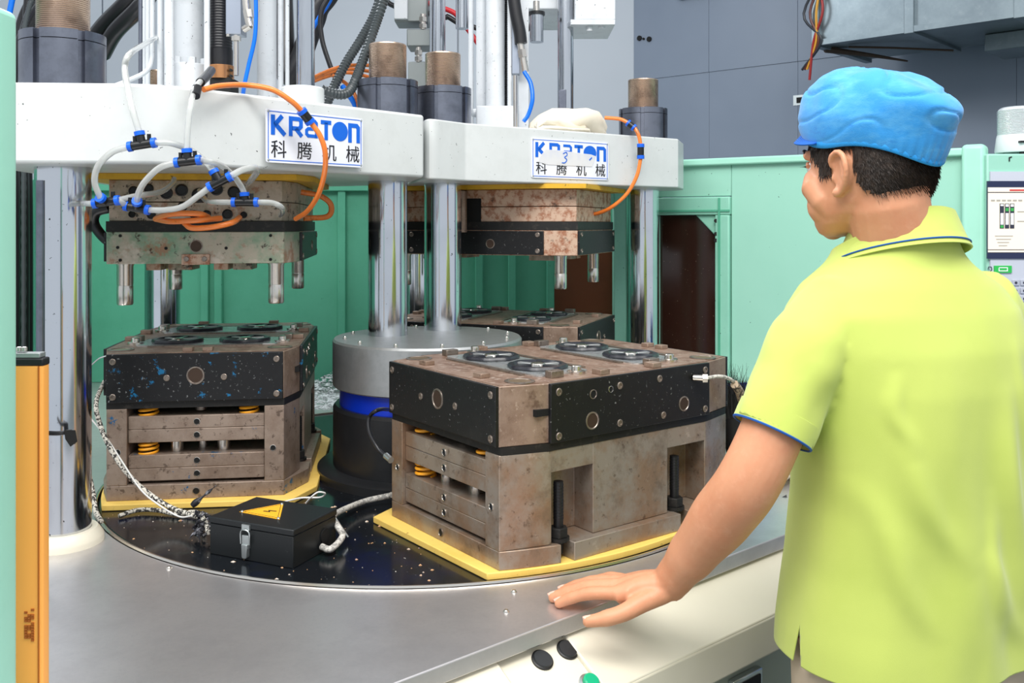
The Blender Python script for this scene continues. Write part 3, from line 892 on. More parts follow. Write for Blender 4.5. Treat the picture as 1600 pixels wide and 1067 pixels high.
# left press
pl_ = thing('left_press', 'left white press with three chromed tie bars and blue nameplate', 'press', (-0.6, 2.0, TZ))
lp = fillet([(-.93, 1.553), (-.605, 1.575), (-.196, 2.03), (-.285, 2.41), (-.93, 2.74), (-1.12, 2.66), (-1.08, 2.45)], [.115, .16, .012, 0, .1, .1, .1], 8)
beam_l = obj('beam', G().prism(lp, BZ0, BZ1), M_WHITE, pl_, bevel=.006, seg=3)
for p, z0, fl in ((PA, TZ, M_BEIGE), (PB, TZ + .313, None), (PC, TZ, M_BEIGE)):
    tie_bar(pl_, p, z0, fl)
fx, fy = .383, .433
nameplate(pl_, Vector((-.58 + fx * .487, 1.597 + fy * .487, 1.6165)) + Vector((fy, -fx, 0)).normalized() * .010, (.409, .455, 0))
# right press
pr_ = thing('right_press', 'right white press with chromed tie bars and taped over nameplate', 'press', (0.1, 2.7, TZ))
rp = fillet([(-.194, 2.085), (-.112, 2.19), (.472, 2.60), (.53, 2.80), (.40, 2.93), (-.25, 3.10), (-.42, 2.97), (-.275, 2.42)], [.02, .03, .004, .1, .05, .1, .1, 0], 6)
beam_r = obj('beam', G().prism(rp, BZ0, BZ1), M_WHITE, pr_, bevel=.005, seg=3)
for p, z0 in ((PD, TZ + .313), (PE, TZ), (PF, TZ)):
    tie_bar(pr_, p, z0, None if p is PD else M_BEIGE)
dx_, dy_ = .584, .41
tq = .452
nameplate(pr_, Vector((-.112 + dx_ * tq, 2.19 + dy_ * tq, 1.617)) , (dx_, dy_, 0), W=.255, tape=True)

# what stands on the beams: name, centre px, half width px, depth, lowest px row (None = beam top), top height
def stand(t, name, px, hw, Y, m, z0=BZ1, z1=2.15, n=28, parent=None):
    p = at(px, 0, Y)
    return obj(name, G().cyl((p.x, Y, z0), (p.x, Y, z1), hw / FPX * Y, n=n), m, parent or t)
zpx = lambda py, Y: CAMZ - (py - HORIZON) / FPX * Y
stand(pl_, 'cylinder_barrel', 294, 24, 2.04, M_CYLW)
p = at(293, 0, 2.04)
fl = obj('cylinder_flange', G().cyl((p.x, 2.04, BZ1), (p.x, 2.04, zpx(104, 2.04)), .062, n=36), M_CYLW, pl_, bevel=.002)
for k in range(10):
    a = k * math.pi / 5 + .2
    obj('flange_bolt', G().cyl((p.x + .051 * math.cos(a), 2.04 + .051 * math.sin(a), zpx(104, 2.04)), (p.x + .051 * math.cos(a), 2.04 + .051 * math.sin(a), zpx(95, 2.04)), .010, n=6), M_CYLW, fl)
for px, hw, Y, m in ((220, 3.5, 2.12, M_NUT), (225.5, 2.6, 2.08, M_CYLW), (231, 3.5, 2.06, M_CYLW), (250.5, 4.6, 1.98, M_CYLW), (264.5, 7.5, 1.96, M_CYLW), (323.5, 4.6, 1.97, M_CYLW), (438.5, 4.5, 2.05, M_CYLW), (449, 3.2, 2.04, M_CYLW)):
    stand(pl_, 'tie_rod', px, hw, Y, m)
g = G().tube([at(238, -40, 2.0), at(238, 60, 2.0), at(237.5, 92, 2.0), at(228, 112, 1.99), at(200, 126, 1.98), at(180, 134, 1.98)], 3.8 / FPX * 2.0, 10)
obj('bent_pipe', g, M_CYLW, pl_)
ram = stand(pl_, 'guide_rod', 477.5, 14, 1.94, M_CHROME)
p = at(473, 0, 1.94)
obj('rod_boss', G().cyl((p.x, 1.94, BZ1), (p.x, 1.94, zpx(137, 1.94)), 33 / FPX * 1.94, n=36), M_WHITE, pl_, bevel=.004)
stand(pl_, 'cylinder_barrel', 417, 15, 2.10, M_CYLW)
p = at(345, 0, 2.0)
g = G()
prof = []
zz = zpx(78, 2.0)
while zz < 2.2:
    prof += [(.0235, zz), (.0245, zz + .003), (.0235, zz + .006)]
    zz += .006
bl = obj('bellows', G().lathe(prof, (p.x, 2.0, 0), n=24), M_HOSE, pl_)
obj('bellows_collar', G().cyl((p.x, 2.0, zpx(104, 2.0)), (p.x, 2.0, zpx(78, 2.0)), .0255, n=24), M_HOSE, bl)
cr = obj('copper_collar', G().cyl((p.x + .004, 1.99, zpx(124, 1.99)), (p.x + .004, 1.99, zpx(103, 1.99)), .027, n=30), mat('copper_steel', (196, 140, 96), .28, .9), pl_, bevel=.001)
for a, b in ((360, 109), (360, 118)):
    q = at(a, b, 1.968)
    obj('set_screw', G().cyl(q, q + Vector((0, .01, 0)), .0028, n=10), M_HOLE, cr)
obj('collar_base', G().box(p.x - .022, p.x + .03, 1.97, 2.03, BZ1, zpx(124, 2.0)), M_HOLE, pl_)
q = at(367, 0, 1.95)
sb = obj('sensor_block', G().box(q.x - .017, q.x + .017, 1.94, 1.98, zpx(55, 1.95), 2.15), mat('grey_sensor_alloy', (150, 158, 172), .35, .6), pl_, bevel=.002)
obj('sensor_rod', G().cyl((q.x + .009, 1.93, zpx(118, 1.93)), (q.x + .009, 1.93, zpx(55, 1.93)), .0052, n=14), M_BRIGHT, sb)
obj('sensor_nut', G().cyl((q.x + .009, 1.93, zpx(64, 1.93)), (q.x + .009, 1.93, zpx(57, 1.93)), .010, n=6), M_BRIGHT, sb)
obj('sensor_screw', G().cyl((q.x - .010, 1.936, zpx(58, 1.94)), (q.x - .010, 1.936, zpx(54, 1.94)), .004, n=10), M_BRIGHT, sb)
hf = obj('hose_fitting', G().tube([at(382, -20, 1.93), at(387, 25, 1.93), at(391, 42, 1.93)], .0085, 10).cyl(at(387, 16, 1.93), at(389.5, 28, 1.93), .0105, n=6).cyl(at(391, 40, 1.93), at(381, 46, 1.935), .0075, n=10), M_BRIGHT, pl_)

# things over the right beam
stand(pr_, 'cylinder_barrel', 753, 9, 2.52, M_CYLW, z0=BZ1)
stand(pr_, 'cylinder_barrel', 774, 14.5, 2.46, M_CYLW, z0=BZ1)
stand(pr_, 'tie_rod', 736, 4.2, 2.55, M_CYLW)
stand(pr_, 'tie_rod', 796.5, 3.6, 2.42, M_CYLW)
for k in range(1):
    p = at(790.5, 0, 2.48)
    prof = []
    zz = BZ1 + .05
    while zz < 2.2:
        prof += [(.0035, zz), (.0055, zz + .003), (.0035, zz + .006)]
        zz += .006
    obj('threaded_rod', G().lathe(prof, (p.x, 2.48, 0), n=12), M_HOSE, pr_)
p0, p1 = at(745, 0, 2.44), at(808, 0, 2.44)
bb = obj('cylinder_base', G().box(p0.x, p1.x, 2.40, 2.52, BZ1, zpx(165, 2.40)), M_CYLW, pr_, bevel=.003)
p = at(741, 177, 2.45)
obj('base_plug', G().lathe([(.0001, .02), (.010, .018), (.012, .010), (.012, 0)], p + Vector((.012, 0, 0)), (-1, -.4, 0), n=16), M_CYLW, bb)
stand(pr_, 'guide_rod', 683.5, 12.5, 2.66, M_CHROME)
nz = stand(pr_, 'hanging_rod', 722, 10, 2.60, M_CHROME, z0=zpx(45, 2.60))
nz2 = stand(pr_, 'hanging_rod', 838.5, 10.5, 2.62, M_CHROME, z0=zpx(66, 2.62), z1=zpx(20, 2.62))
stand(pr_, 'rod_neck', 838, 5, 2.62, M_BRIGHT, z0=zpx(22, 2.62), z1=zpx(2, 2.62), parent=nz2)
obj('rod_cap', G().cyl(at(838.5, 24, 2.62), at(838.5, 19, 2.62), 13 / FPX * 2.62, n=24), M_HOSE, nz2)
stand(pr_, 'guide_rod', 883.5, 12.5, 2.66, M_CHROME)
p0, p1 = at(872, 0, 2.64), at(884, 0, 2.64)
obj('rod_clamp', G().box(p0.x, p1.x, 2.615, 2.66, BZ1, zpx(140, 2.62)), M_NUT, pr_, bevel=.002)
p0, p1 = at(820, 0, 2.7), at(961, 0, 2.7)
wb = obj('head_block', G().box(p0.x, p1.x, 2.70, 3.0, zpx(14, 2.7) , 2.4), M_CYLW, pr_, bevel=.003)
p0b = at(898, 0, 2.62)
p1b = at(962, 0, 2.62)
wc = obj('head_block', G().box(p0b.x, p1b.x, 2.62, 2.8, zpx(31, 2.62), 2.4), M_CYLW, pr_, bevel=.003)
obj('head_plate', G().box(p0b.x - .012, p1b.x - .002, 2.615, 2.82, zpx(39, 2.62), zpx(31, 2.62)), M_CYLW, wc, bevel=.001)
for px, py in ((914, 38), (921, 49), (940, 45)):
    obj('block_bolt', G().cyl(at(px, py, 2.64), at(px, py - 10, 2.64), 5.5 / FPX * 2.64, n=14), M_CYLW, wc, bevel=.001)
hb = obj('valve_block', G().box(at(616, 0, 2.75).x, at(668, 0, 2.75).x, 2.75, 2.85, zpx(34, 2.75), 2.3), mat('grey_valve_cast', (128, 134, 134), .42, .5), pr_, bevel=.004)
obj('valve_face', G().box(at(616, 0, 2.74).x, at(637, 0, 2.74).x, 2.735, 2.752, zpx(30, 2.74), 2.3), M_CYLW, hb, bevel=.002)
obj('valve_block', G().box(at(636, 0, 2.75).x, at(674, 0, 2.75).x, 2.74, 2.84, zpx(73, 2.75), zpx(46, 2.75)), MATS['grey_valve_cast'], pr_, bevel=.003)
obj('valve_block', G().box(at(638, 0, 2.75).x, at(672, 0, 2.75).x, 2.74, 2.84, BZ1, zpx(97, 2.75)), MATS['grey_valve_cast'], pr_, bevel=.003)
for px, a, b in ((661, 22, 46), (654, 74, 97)):
    g = G().cyl(at(px, a, 2.745), at(px, b, 2.745), 4.4 / FPX * 2.74, n=14)
    g.cyl(at(px, a + 5, 2.745), at(px, a + 12, 2.745), 6.5 / FPX * 2.74, n=6).cyl(at(px, b - 8, 2.745), at(px, b - 2, 2.745), 6.5 / FPX * 2.74, n=6)
    obj('valve_fitting', g, M_BRIGHT, pr_)
# hose end, sensor and post beside the right cylinder
q = at(805, 0, 2.4)
obj('sensor_rod', G().cyl((q.x, 2.4, BZ1), (q.x, 2.4, zpx(118, 2.4)), .0055, n=12), M_BRIGHT, pr_)
obj('sensor_block', G().box(at(800, 0, 2.42).x, at(812, 0, 2.42).x, 2.41, 2.44, zpx(116, 2.42), 2.15), MATS['grey_sensor_alloy'], pr_, bevel=.001)
obj('support_post', G().box(at(810, 0, 2.44).x, at(826, 0, 2.44).x, 2.44, 2.47, BZ1, 2.15), M_CYLW, pr_, bevel=.001)
obj('hose_fitting', G().tube([at(813, 66, 2.40), at(817, 90, 2.40), at(821, 112, 2.40)], .0095, 10).cyl(at(815, 78, 2.4), at(817, 90, 2.4), .0125, n=6), M_BRIGHT, pr_)

def hose(name, pts, r, m, label, cat='hose', group=None, n=10, sub=8, parts=None, rib=0, **k):
    P = [Vector(p) for p in pts]
    for e, q in ((0, 1), (-1, -2)):                      # hoses that leave the picture go on up to the overhead tray
        if P[e].z > 1.98:
            d_ = (P[e] - P[q]).normalized()
            add_ = [P[e] + d_ * .2 + Vector((0, 0, .05)), P[e] + d_ * .3 + Vector((0, .05, .5))]
            P = (list(reversed(add_)) + P) if e == 0 else (P + add_)
    if rib:
        S = spline(P, 40)
        # even steps along the path, radius alternating: a corrugated conduit
        out = [S[0]]
        acc = 0
        for a, b in zip(S[:-1], S[1:]):
            acc += (b - a).length
            if acc >= rib / 2:
                out.append(b)
                acc = 0
        m_ = len(out)
        g = G().tube(out, lambda t, m_=m_: r * (1 if int(round(t * (m_ - 1))) % 2 else .82), n, smooth=False)
    else:
        g = G().tube(P, r, n, sub)
    o = obj(name, g, m, None, org=P[0], **k)
    return tag(o, label, cat, group)

hose('hydraulic_hose', [at(800, -30, 2.4), at(806, 20, 2.4), at(812, 50, 2.4), at(814, 68, 2.4)], .017, M_HOSE, 'short thick black hose beside the right white cylinder')
hose('air_hose', [at(819, 112, 2.38), at(829, 130, 2.37), at(832, 155, 2.36), at(826, 178, 2.36), at(818, 190, 2.36)], 3.4 / FPX * 2.37, M_BLUEH, 'blue air hose bowed beside the rag on the right beam')
hose('air_hose', [at(399, -30, 1.92), at(400, 20, 1.92), at(398, 60, 1.92), at(389, 100, 1.92), at(382, 132, 1.92), at(380, 146, 1.93)], 3.2 / FPX * 1.92, M_BLUEH, 'blue air hose hanging down to the left beam')
hose('hydraulic_hose', [at(138, 75, 2.6), at(165, 40, 2.55), at(200, 5, 2.5), at(225, -25, 2.5)], .026, M_HOSE, 'upper thick black hose behind the front left nut', group='thick black hoses behind the left press')
hose('hydraulic_hose', [at(160, 85, 2.55), at(180, 50, 2.5), at(215, 15, 2.45), at(238, -15, 2.45)], .022, M_HOSE, 'lower thick black hose with white clip behind the front left nut', group='thick black hoses behind the left press')
for k, (x0, x1, r_) in enumerate(((22, 66, .014), (28, 54, .017), (36, 70, .016), (44, 30, .012), (18, 40, .013))):
    hose('cable', [Vector((at(x0, 0, 2.35 + .05 * k).x, 2.35 + .05 * k, TZ + .01)), at(x0, 320, 2.35 + .05 * k), at(x0 - 4, 150, 2.35 + .05 * k), at(x0 + 6, 80, 2.35 + .05 * k), at((x0 + x1) / 2 + 6, 30, 2.35 + .05 * k), at(x1 + 16, -20, 2.35 + .05 * k)], r_, M_HOSE, ['black cable nearest the green post in the top left bundle', 'second black cable from the green post in the bundle', 'thickest leaning black cable in the top left bundle', 'black cable nearest the nut in the top left bundle', 'rearmost black cable in the top left bundle'][k], 'cable', 'black cables bundled behind the green post')
hose('conduit', [Vector((at(37, 0, 2.3).x, 2.3, TZ + .008)), at(37, 300, 2.3), at(37, 130, 2.3), at(37, 60, 2.3), at(46, 10, 2.3), at(62, -30, 2.3)], .0065, M_CORR, 'thin ribbed conduit beside the front left nut', 'conduit', rib=.006)
hose('air_hose', [at(15, 20, 2.28), at(20, -5, 2.28), at(26, -30, 2.28)], .007, M_BLUEH, 'blue air hose at the top left corner')
hose('conduit', [at(610, -30, 2.28), at(597, 10, 2.28), at(583, 50, 2.26), at(565, 100, 2.22), at(551, 135, 2.18), at(538, 147, 2.15), at(520, 146, 2.13), at(503, 140, 2.12)], .0125, M_CORR, 'front ribbed black conduit curving onto the left beam', 'conduit', 'ribbed conduits above the left beam', rib=.007)
hose('conduit', [at(600, -30, 2.36), at(586, 20, 2.34), at(565, 60, 2.32), at(540, 100, 2.28), at(520, 140, 2.25), at(508, 170, 2.24)], .0125, M_CORR, 'rear ribbed black conduit running down to the left beam', 'conduit', 'ribbed conduits above the left beam', rib=.007)
hose('cable', [at(520, -20, 2.4), at(502, 20, 2.4), at(503, 60, 2.4), at(515, 100, 2.4), at(524, 122, 2.4)], .0065, M_HOSE, 'thin black cable arching behind the chromed rod', 'cable')
hose('hydraulic_hose', [at(488, 40, 2.5), at(498, 12, 2.5), at(520, -20, 2.5)], .03, M_HOSE, 'thick black hose behind the left chromed rod')
hose('air_hose', [at(488, 46, 2.44), at(502, 22, 2.43), at(520, -8, 2.43)], .006, M_BLUEH, 'blue air hose crossing the thick black hose')
for k, (a, b) in enumerate(((122, 104), (124, 110), (128, 116))):
    hose('air_tube', [at(487, a, 2.38 + .03 * k), at(520, (a + b) / 2 - 5, 2.36 + .03 * k), at(550, b - 2, 2.36 + .03 * k), at(600, b - 1 + 6 * k, 2.40 + .03 * k)], .0048, M_ORD, ['upper orange air tube running behind the conduits', 'middle orange air tube running behind the conduits', 'lower orange air tube running behind the conduits'][k], 'tube', 'orange air tubes behind the conduits')
hose('air_tube', [at(520, 118, 2.3), at(540, 130, 2.28), at(553, 145, 2.26), at(560, 165, 2.25), at(560, 185, 2.25)], .0048, M_ORD, 'orange air tube dipping behind the left beam next to the nut', 'tube')
hose('air_hose', [at(535, 135, 2.27), at(545, 148, 2.26), at(555, 165, 2.26), at(560, 185, 2.26)], .007, M_BLUEH, 'blue air hose dipping behind the left beam next to the nut')
for k, (x0, x1) in enumerate(((696, 712), (699, 716))):
    hose('cable', [at(x0 - 12, 10 + 14 * k, 2.8), at(x0, 14 + 12 * k, 2.8), at(x1, 22 + 14 * k, 2.8), at(x1 + 14, 40, 2.8)], .008, mat('red_cable', (200, 40, 48), .4) if k == 0 else M_HOSE, ['red cable behind the right guide rod', 'black cable behind the right guide rod'][k], 'cable')

# orange tubes with connectors
def orange_line(label, segs, conns, r=.0052):
    p0 = Vector(segs[0][0])
    t = thing('air_tube', label, 'tube', p0)
    for s in segs:
        obj('tube', G().tube(s, r, 10, 8), M_ORANGE, t)
    for a, b in conns:
        a, b = Vector(a), Vector(b)
        c = obj('connector', G().cyl(a, b, r * 1.75, n=14).cyl(a + (b - a) * .4, a + (b - a) * .6, r * 1.3, n=14), M_BLKF, t)
        for q0, q1 in ((0, .14), (.86, 1)):
            obj('collar', G().cyl(a + (b - a) * (q0 - .06), a + (b - a) * (q1 + .06), r * 1.95, n=14), M_BLUEF, c)
    return t
orange_line('orange air tube looping over the left nameplate into the mould',
    [[at(318, 140, 1.585), at(345, 134, 1.62), at(385, 133, 1.68), at(425, 140, 1.69), at(455, 158, 1.705), at(470, 172, 1.72)],
     [at(486, 192, 1.735), at(500, 212, 1.74), at(508, 238, 1.75), at(507, 270, 1.77), at(497, 305, 1.80), at(480, 330, 1.84), at(462, 342, 1.875)]],
    [(at(471, 173, 1.722), at(485, 191, 1.734))])
orange_line('orange air tube curving round the right beam end into the mould',
    [[at(945, 184, 2.50), at(968, 186, 2.49), at(980, 191, 2.485)],
     [at(992, 200, 2.48), at(998, 212, 2.475), at(1001, 226, 2.475)],
     [at(1001, 248, 2.475), at(995, 275, 2.475), at(980, 302, 2.48), at(958, 322, 2.49), at(938, 332, 2.51), at(918, 336, 2.53)]],
    [(at(981, 192, 2.485), at(991, 200, 2.48)), (at(1001, 226, 2.475), at(1001, 247, 2.475))])
for k, pts in enumerate(([at(245, 341, 1.80), at(270, 334, 1.76), at(310, 334, 1.76), at(325, 339, 1.79)],
                         [at(243, 342, 1.81), at(268, 346, 1.77), at(310, 344, 1.76), at(345, 341, 1.80)],
                         [at(288, 348, 1.77), at(300, 356, 1.765), at(330, 355, 1.765), at(362, 348, 1.78), at(374, 340, 1.83)])):
    hose('air_tube', pts, .0058, M_ORANGE, ['upper short orange tube plugged into the left upper mould', 'middle short orange tube plugged into the left upper mould', 'lower drooping orange tube plugged into the left upper mould'][k], 'tube', 'short orange tubes on the left upper mould')
hose('air_tube', [at(470, 300, 1.97), at(500, 306, 1.98), at(517, 320, 1.99), at(512, 338, 1.99), at(475, 341, 1.96)], .0062, M_ORD, 'dirty orange loop at the right side of the left upper mould', 'tube')
hose('air_tube', [at(170, 325, 1.95), at(150, 332, 1.95), at(148, 352, 1.96), at(168, 376, 1.96), at(180, 372, 1.98)], .011, M_HOSE, 'black hose loop at the left side of the left upper mould', 'hose')

# clear air tubing with tee fittings in front of the left beam
ta = thing('air_tubing', 'clear air tubes joined by black tee fittings on the left press', 'tubing', at(222, 225, 1.535))
def tee(a, b, s, Y, Ys=None):
    A, B = at(a[0], a[1], Y), at(b[0], b[1], Y)
    S = at(s[0], s[1], Ys or Y)
    c = (A + B) / 2
    dd = (B - A).normalized()
    h = obj('tee_fitting', G().cyl(A + dd * .004, B - dd * .004, .0075, n=14).cyl(c, S, .0072, n=14).cyl(c + dd * .012 + Vector((0, 0, .006)), c + dd * .012 + Vector((0, -.001, .016)), .0035, n=8).cyl(c - dd * .012 + Vector((0, 0, .006)), c - dd * .012 + Vector((0, -.001, .016)), .0035, n=8), M_BLKF, ta)
    sd = (S - c).normalized()
    for q, d_ in ((A, -dd), (B, dd), (S, sd)):
        obj('collar', G().cyl(q - d_ * .004, q + d_ * .003, .0088, n=14), M_BLUEF, h)
    return A, B, S
T1 = tee((203, 229), (241, 223), (218, 208), 1.53)
T2 = tee((276, 254), (311, 250), (292, 235), 1.535)
T3 = tee((328, 292), (359, 276), (334, 268), 1.56)
T4 = tee((365, 316), (401, 316), (382, 303), 1.66)
T5 = tee((148, 318), (184, 313), (157, 309), 1.56, 1.545)
T6 = tee((197, 322), (231, 328), (214, 315), 1.575, 1.56)
def clear(*pts, r=.0054):
    obj('tube', G().tube(pts, r, 10, 8), M_CLEAR, ta)
clear(at(247, 57, 2.02), at(226, 69, 1.78), at(203, 84, 1.57), at(195, 105, 1.55), at(200, 140, 1.54), at(208, 175, 1.53), T1[2])
clear(at(328, 112, 1.70), at(316, 124, 1.60), at(303, 142, 1.555), at(297, 170, 1.54), at(293, 205, 1.535), T2[2])
clear(T1[0], at(175, 238, 1.53), at(153, 260, 1.53), at(148, 285, 1.535), T5[2])
clear(T1[1], at(268, 224, 1.54), at(300, 236, 1.57), at(322, 254, 1.575), T3[2])
clear(T2[0], at(250, 262, 1.535), at(228, 282, 1.54), at(217, 300, 1.55), T6[2])
clear(T2[1], at(340, 256, 1.57), at(362, 272, 1.62), at(376, 290, 1.65), T4[2])
clear(T3[0], at(310, 306, 1.56), at(285, 323, 1.57), at(258, 328, 1.575), T6[1])
clear(T3[1], at(378, 266, 1.59), at(397, 262, 1.62), at(402, 268, 1.66), at(390, 284, 1.74), at(382, 292, 1.84), r=.0058)
clear(T4[0], at(340, 316, 1.68), at(325, 315, 1.72), at(316, 306, 1.80), at(312, 298, 1.84))
clear(T4[1], at(425, 317, 1.68), at(440, 324, 1.70), at(441, 332, 1.78), at(438, 336, 1.85))
clear(T5[1], at(215, 306, 1.60), at(250, 300, 1.70), at(268, 288, 1.80), at(272, 280, 1.84), r=.0056)
clear(T5[1], at(190, 316, 1.565), T6[0])
clear(T5[0], at(135, 318, 1.60), at(127, 317, 1.70), at(140, 315, 1.9))
for a, b in ((at(330, 110, 1.69), at(322, 120, 1.63)), (at(322, 120, 1.63), at(313, 129, 1.585)), (at(308, 137, 1.565), at(305, 150, 1.55))):
    obj('push_fitting', G().cyl(a, b, .0082, n=12), M_BLKF, ta)

# rag on the right beam
def blob(name, prof, m, label, cat, org, seed, amp, n=48):
    """cloth heap: rings of a low mound displaced by folds"""
    rnd = random.Random(seed)
    ph = [(rnd.uniform(0, 6.28), rnd.randint(2, 7), rnd.uniform(.4, 1)) for _ in range(7)]
    rings = []
    for (L, w, h) in prof:
        ring = []
        for k in range(n):
            a = 2 * math.pi * k / n
            d_ = sum(q * math.sin(j * a + p + L * 25) for p, j, q in ph) * amp
            ring.append(Vector((L + d_ * .3, math.cos(a) * (w + d_), max(0, h * .5 + math.sin(a) * (h * .5 + d_)))))
        rings.append(ring)
    return rings
ragx = Vector((dx_, dy_, 0)).normalized()
RM = basis(at(889, 200, 2.50) * 1.0, ragx, (-ragx.y, ragx.x, 0), (0, 0, 1))
RM.translation.z = BZ1
g = G()
prof = [(-.125, .012, .015), (-.115, .03, .030), (-.09, .04, .05), (-.05, .05, .072), (-.01, .055, .08), (.03, .055, .078), (.07, .05, .066), (.10, .04, .045), (.118, .03, .030), (.125, .01, .012)]
g.loft(blob('', prof, None, '', '', None, 4, .0055)).xf(RM)
g2 = G().loft(blob('', [(-.13, .01, .02), (-.12, .02, .03), (-.08, .022, .03), (-.03, .018, .022), (.02, .02, .02), (.035, .006, .01)], None, '', '', None, 11, .003)).xf(RM @ Matrix.Translation((-.01, -.045, 0)))
rag = thing('rag', 'crumpled cream cotton rag lying on the right press beam', 'rag', RM.translation)
obj('bundle', g, M_CLOTH, rag, angle=80)
obj('trailing_edge', g2, M_CLOTH, rag, angle=80)
# ------------------------------------------------------------------ green enclosure
en = thing('rear_enclosure', 'deep green sheet metal enclosure behind the presses', 'enclosure', (-.5, 3.35, TZ))
BY = 3.35
cuts = [-1.6, -1.12, -.62, -.12, .155, .375, .52]
for a, b in zip(cuts[:-1], cuts[1:]):
    if (a, b) == (.155, .375):
        obj('wall_panel', G().box(a, b, BY, BY + .02, TZ, 1.08), M_GREENIN, en)
        obj('wall_panel', G().box(a, b, BY, BY + .02, 1.37, 1.6), M_GREENIN, en)
        obj('brown_pane', G().box(a, b, BY + .008, BY + .014, 1.08, 1.37), M_REDBR, en)
    else:
        obj('wall_panel', G().box(a + .002, b - .002, BY, BY + .02, TZ, 1.6), M_GREENIN, en, bevel=.003)
for x in (-1.12, -1.07, -.62, -.12, .0, .14, .385):
    obj('rib', G().box(x - .014, x + .014, BY - .022, BY + .002, TZ, 1.6), M_GREENIN, en, bevel=.003)
obj('side_panel', G().box(-1.63, -1.6, 1.75, BY + .02, TZ, 1.6), M_GREENIN, en, bevel=.003)
obj('rib', G().box(-1.6, -1.58, 2.72, 2.76, TZ, 1.6), M_GREENIN, en, bevel=.003)
obj('top_rail', G().box(-1.62, .52, BY - .03, BY + .02, 1.57, 1.6), M_GREENIN, en, bevel=.003)
for px, Y in ((968, 3.02),):
    p = at(px, 0, Y)
    obj('post', G().box(p.x - .022, p.x + .022, Y - .02, Y + .02, TZ, 1.6), M_GREEN, en, bevel=.004)
    obj('gusset', G().prism([(0, 0), (.06, .06), (0, .06)], -.006, .006, basis((p.x - .022, Y - .022, 1.50), (-1, 0, 0), (0, 0, 1), (0, -1, 0))), M_GREEN, en)

gx, gy = .73 / .8792, -.49 / .8792
MG = basis((.515, 2.9, 0), (gx, gy, 0), (-gy, gx, 0), (0, 0, 1))
gd = thing('machine_guard', 'large mint green guard panel with dark window behind the worker', 'guard', MG @ Vector((.3, 0, 0)))
GT = 1.648
obj('left_sheet', G().box(-.165, -.055, 0, .03, 0, GT, MG), M_GREEN, gd, bevel=.003)
obj('upper_sheet', G().box(-.055, .186, 0, .03, 1.536, GT, MG), M_GREEN2, gd, bevel=.002)
obj('lower_sheet', G().box(-.055, .186, 0, .03, 0, .955, MG), M_GREEN2, gd, bevel=.002)
obj('main_sheet', G().box(.187, .83, 0, .03, 0, GT, MG), M_GREEN2, gd, bevel=.002)
obj('top_lip', G().box(-.165, .83, -.02, .035, GT - .018, GT + .004, MG), M_POST, gd, bevel=.005)
obj('end_post', G().box(.826, .884, -.028, .04, 0, GT + .012, MG), M_POST, gd, bevel=.012, seg=3)
wf = obj('window_frame', G().box(-.06, .186, -.012, .022, 1.478, 1.534, MG).box(.138, .184, -.012, .022, .95, 1.478, MG).box(-.066, -.053, -.012, .022, .95, 1.478, MG).prism([(.07, 1.478), (.138, 1.41), (.138, 1.478)], -.012, .0, basis(MG @ Vector((0, 0, 0)), (gx, gy, 0), (0, 0, 1), (gy, -gx, 0))), M_GREEN, gd, bevel=.004)
obj('inner_step', G().box(.150, .156, -.016, -.011, .95, 1.53, MG).box(-.06, .186, -.016, -.011, 1.488, 1.494, MG), M_GREENIN, wf)
obj('window_pane', G().box(-.055, .14, .008, .014, .955, 1.48, MG), M_BROWNGL, gd)
for z_ in (1.46, 1.42, 1.40):
    p = MG @ Vector((.143, -.013, z_))
    obj('frame_screw', G().cyl(p, p + Vector((0, .004, 0)), .006, n=10), M_HOLE, wf)

# ------------------------------------------------------------------ operator cabinet with screen, beacon, drum
HXX, HYY = 1.232, 2.37
hm = thing('operator_cabinet', 'operator cabinet with touch screen at the right edge', 'cabinet', (1.45, 2.6, 0))
Zp = lambda py: zpx(py, HYY)
Xp = lambda px: (px - 800) / FPX * HYY
obj('body', G().box(HXX, 1.86, HYY + .004, 2.85, 1.08, Zp(240)), M_GREEN2, hm, bevel=.004)
obj('lower_body', G().box(HXX + .06, 1.82, HYY + .05, 2.82, 0, 1.08), M_BLKM, hm)
pn = obj('front_panel', G().box(HXX + .006, 1.83, HYY - .002, HYY + .006, Zp(540), Zp(268)), mat('pale_grey_panel', (196, 200, 212), .4), hm)
sc_ = obj('screen', G().box(Xp(1541), Xp(1541) + .32, HYY - .006, HYY - .001, Zp(404), Zp(283)), mat('screen_bezel', (36, 44, 76), .3), hm)
obj('display', G().box(Xp(1541) + .001, Xp(1541) + .30, HYY - .0075, HYY - .0055, Zp(394), Zp(293)), mat('screen_lit', (228, 216, 198), .3, emit=((228, 214, 194), .35)), sc_)
M_ST = mat('screen_dark', (52, 54, 70), .4)
def scr(name, x0, x1, y0, y1, m, k=0):
    obj(name, G().box(Xp(x0), Xp(x1), HYY - .0085 - .0004 * k, HYY - .0072, Zp(y1), Zp(y0)), m, sc_)
scr('screen_line', 1541, 1640, 300, 301.2, M_ST)
scr('screen_line', 1541, 1640, 389.5, 390.5, M_ST)
scr('screen_bar', 1575, 1640, 296, 298.5, mat('screen_red', (208, 60, 60), .4))
for k in range(6):
    scr('screen_tab', 1546 + k * 8.5, 1552 + k * 8.5, 312, 314.5, mat('screen_grey', (176, 170, 160), .4))
for k in range(3):
    x0 = 1559.5 + k * 8
    scr('gauge', x0, x0 + 6.6, 318, 357, M_ST)
    scr('gauge_fill', x0 + .9, x0 + 5.7, 333, 351, mat('screen_white', (240, 240, 240), .4), 1)
    scr('gauge_fill', x0 + .9, x0 + 5.7, 352 if k == 0 else 325, 356 if k == 0 else 330, mat('screen_green', (60, 170, 80), .4), 1)
    scr('gauge_fill', x0 + .9, x0 + 5.7, 319, 323 if k else 322, MATS['screen_white'], 1)
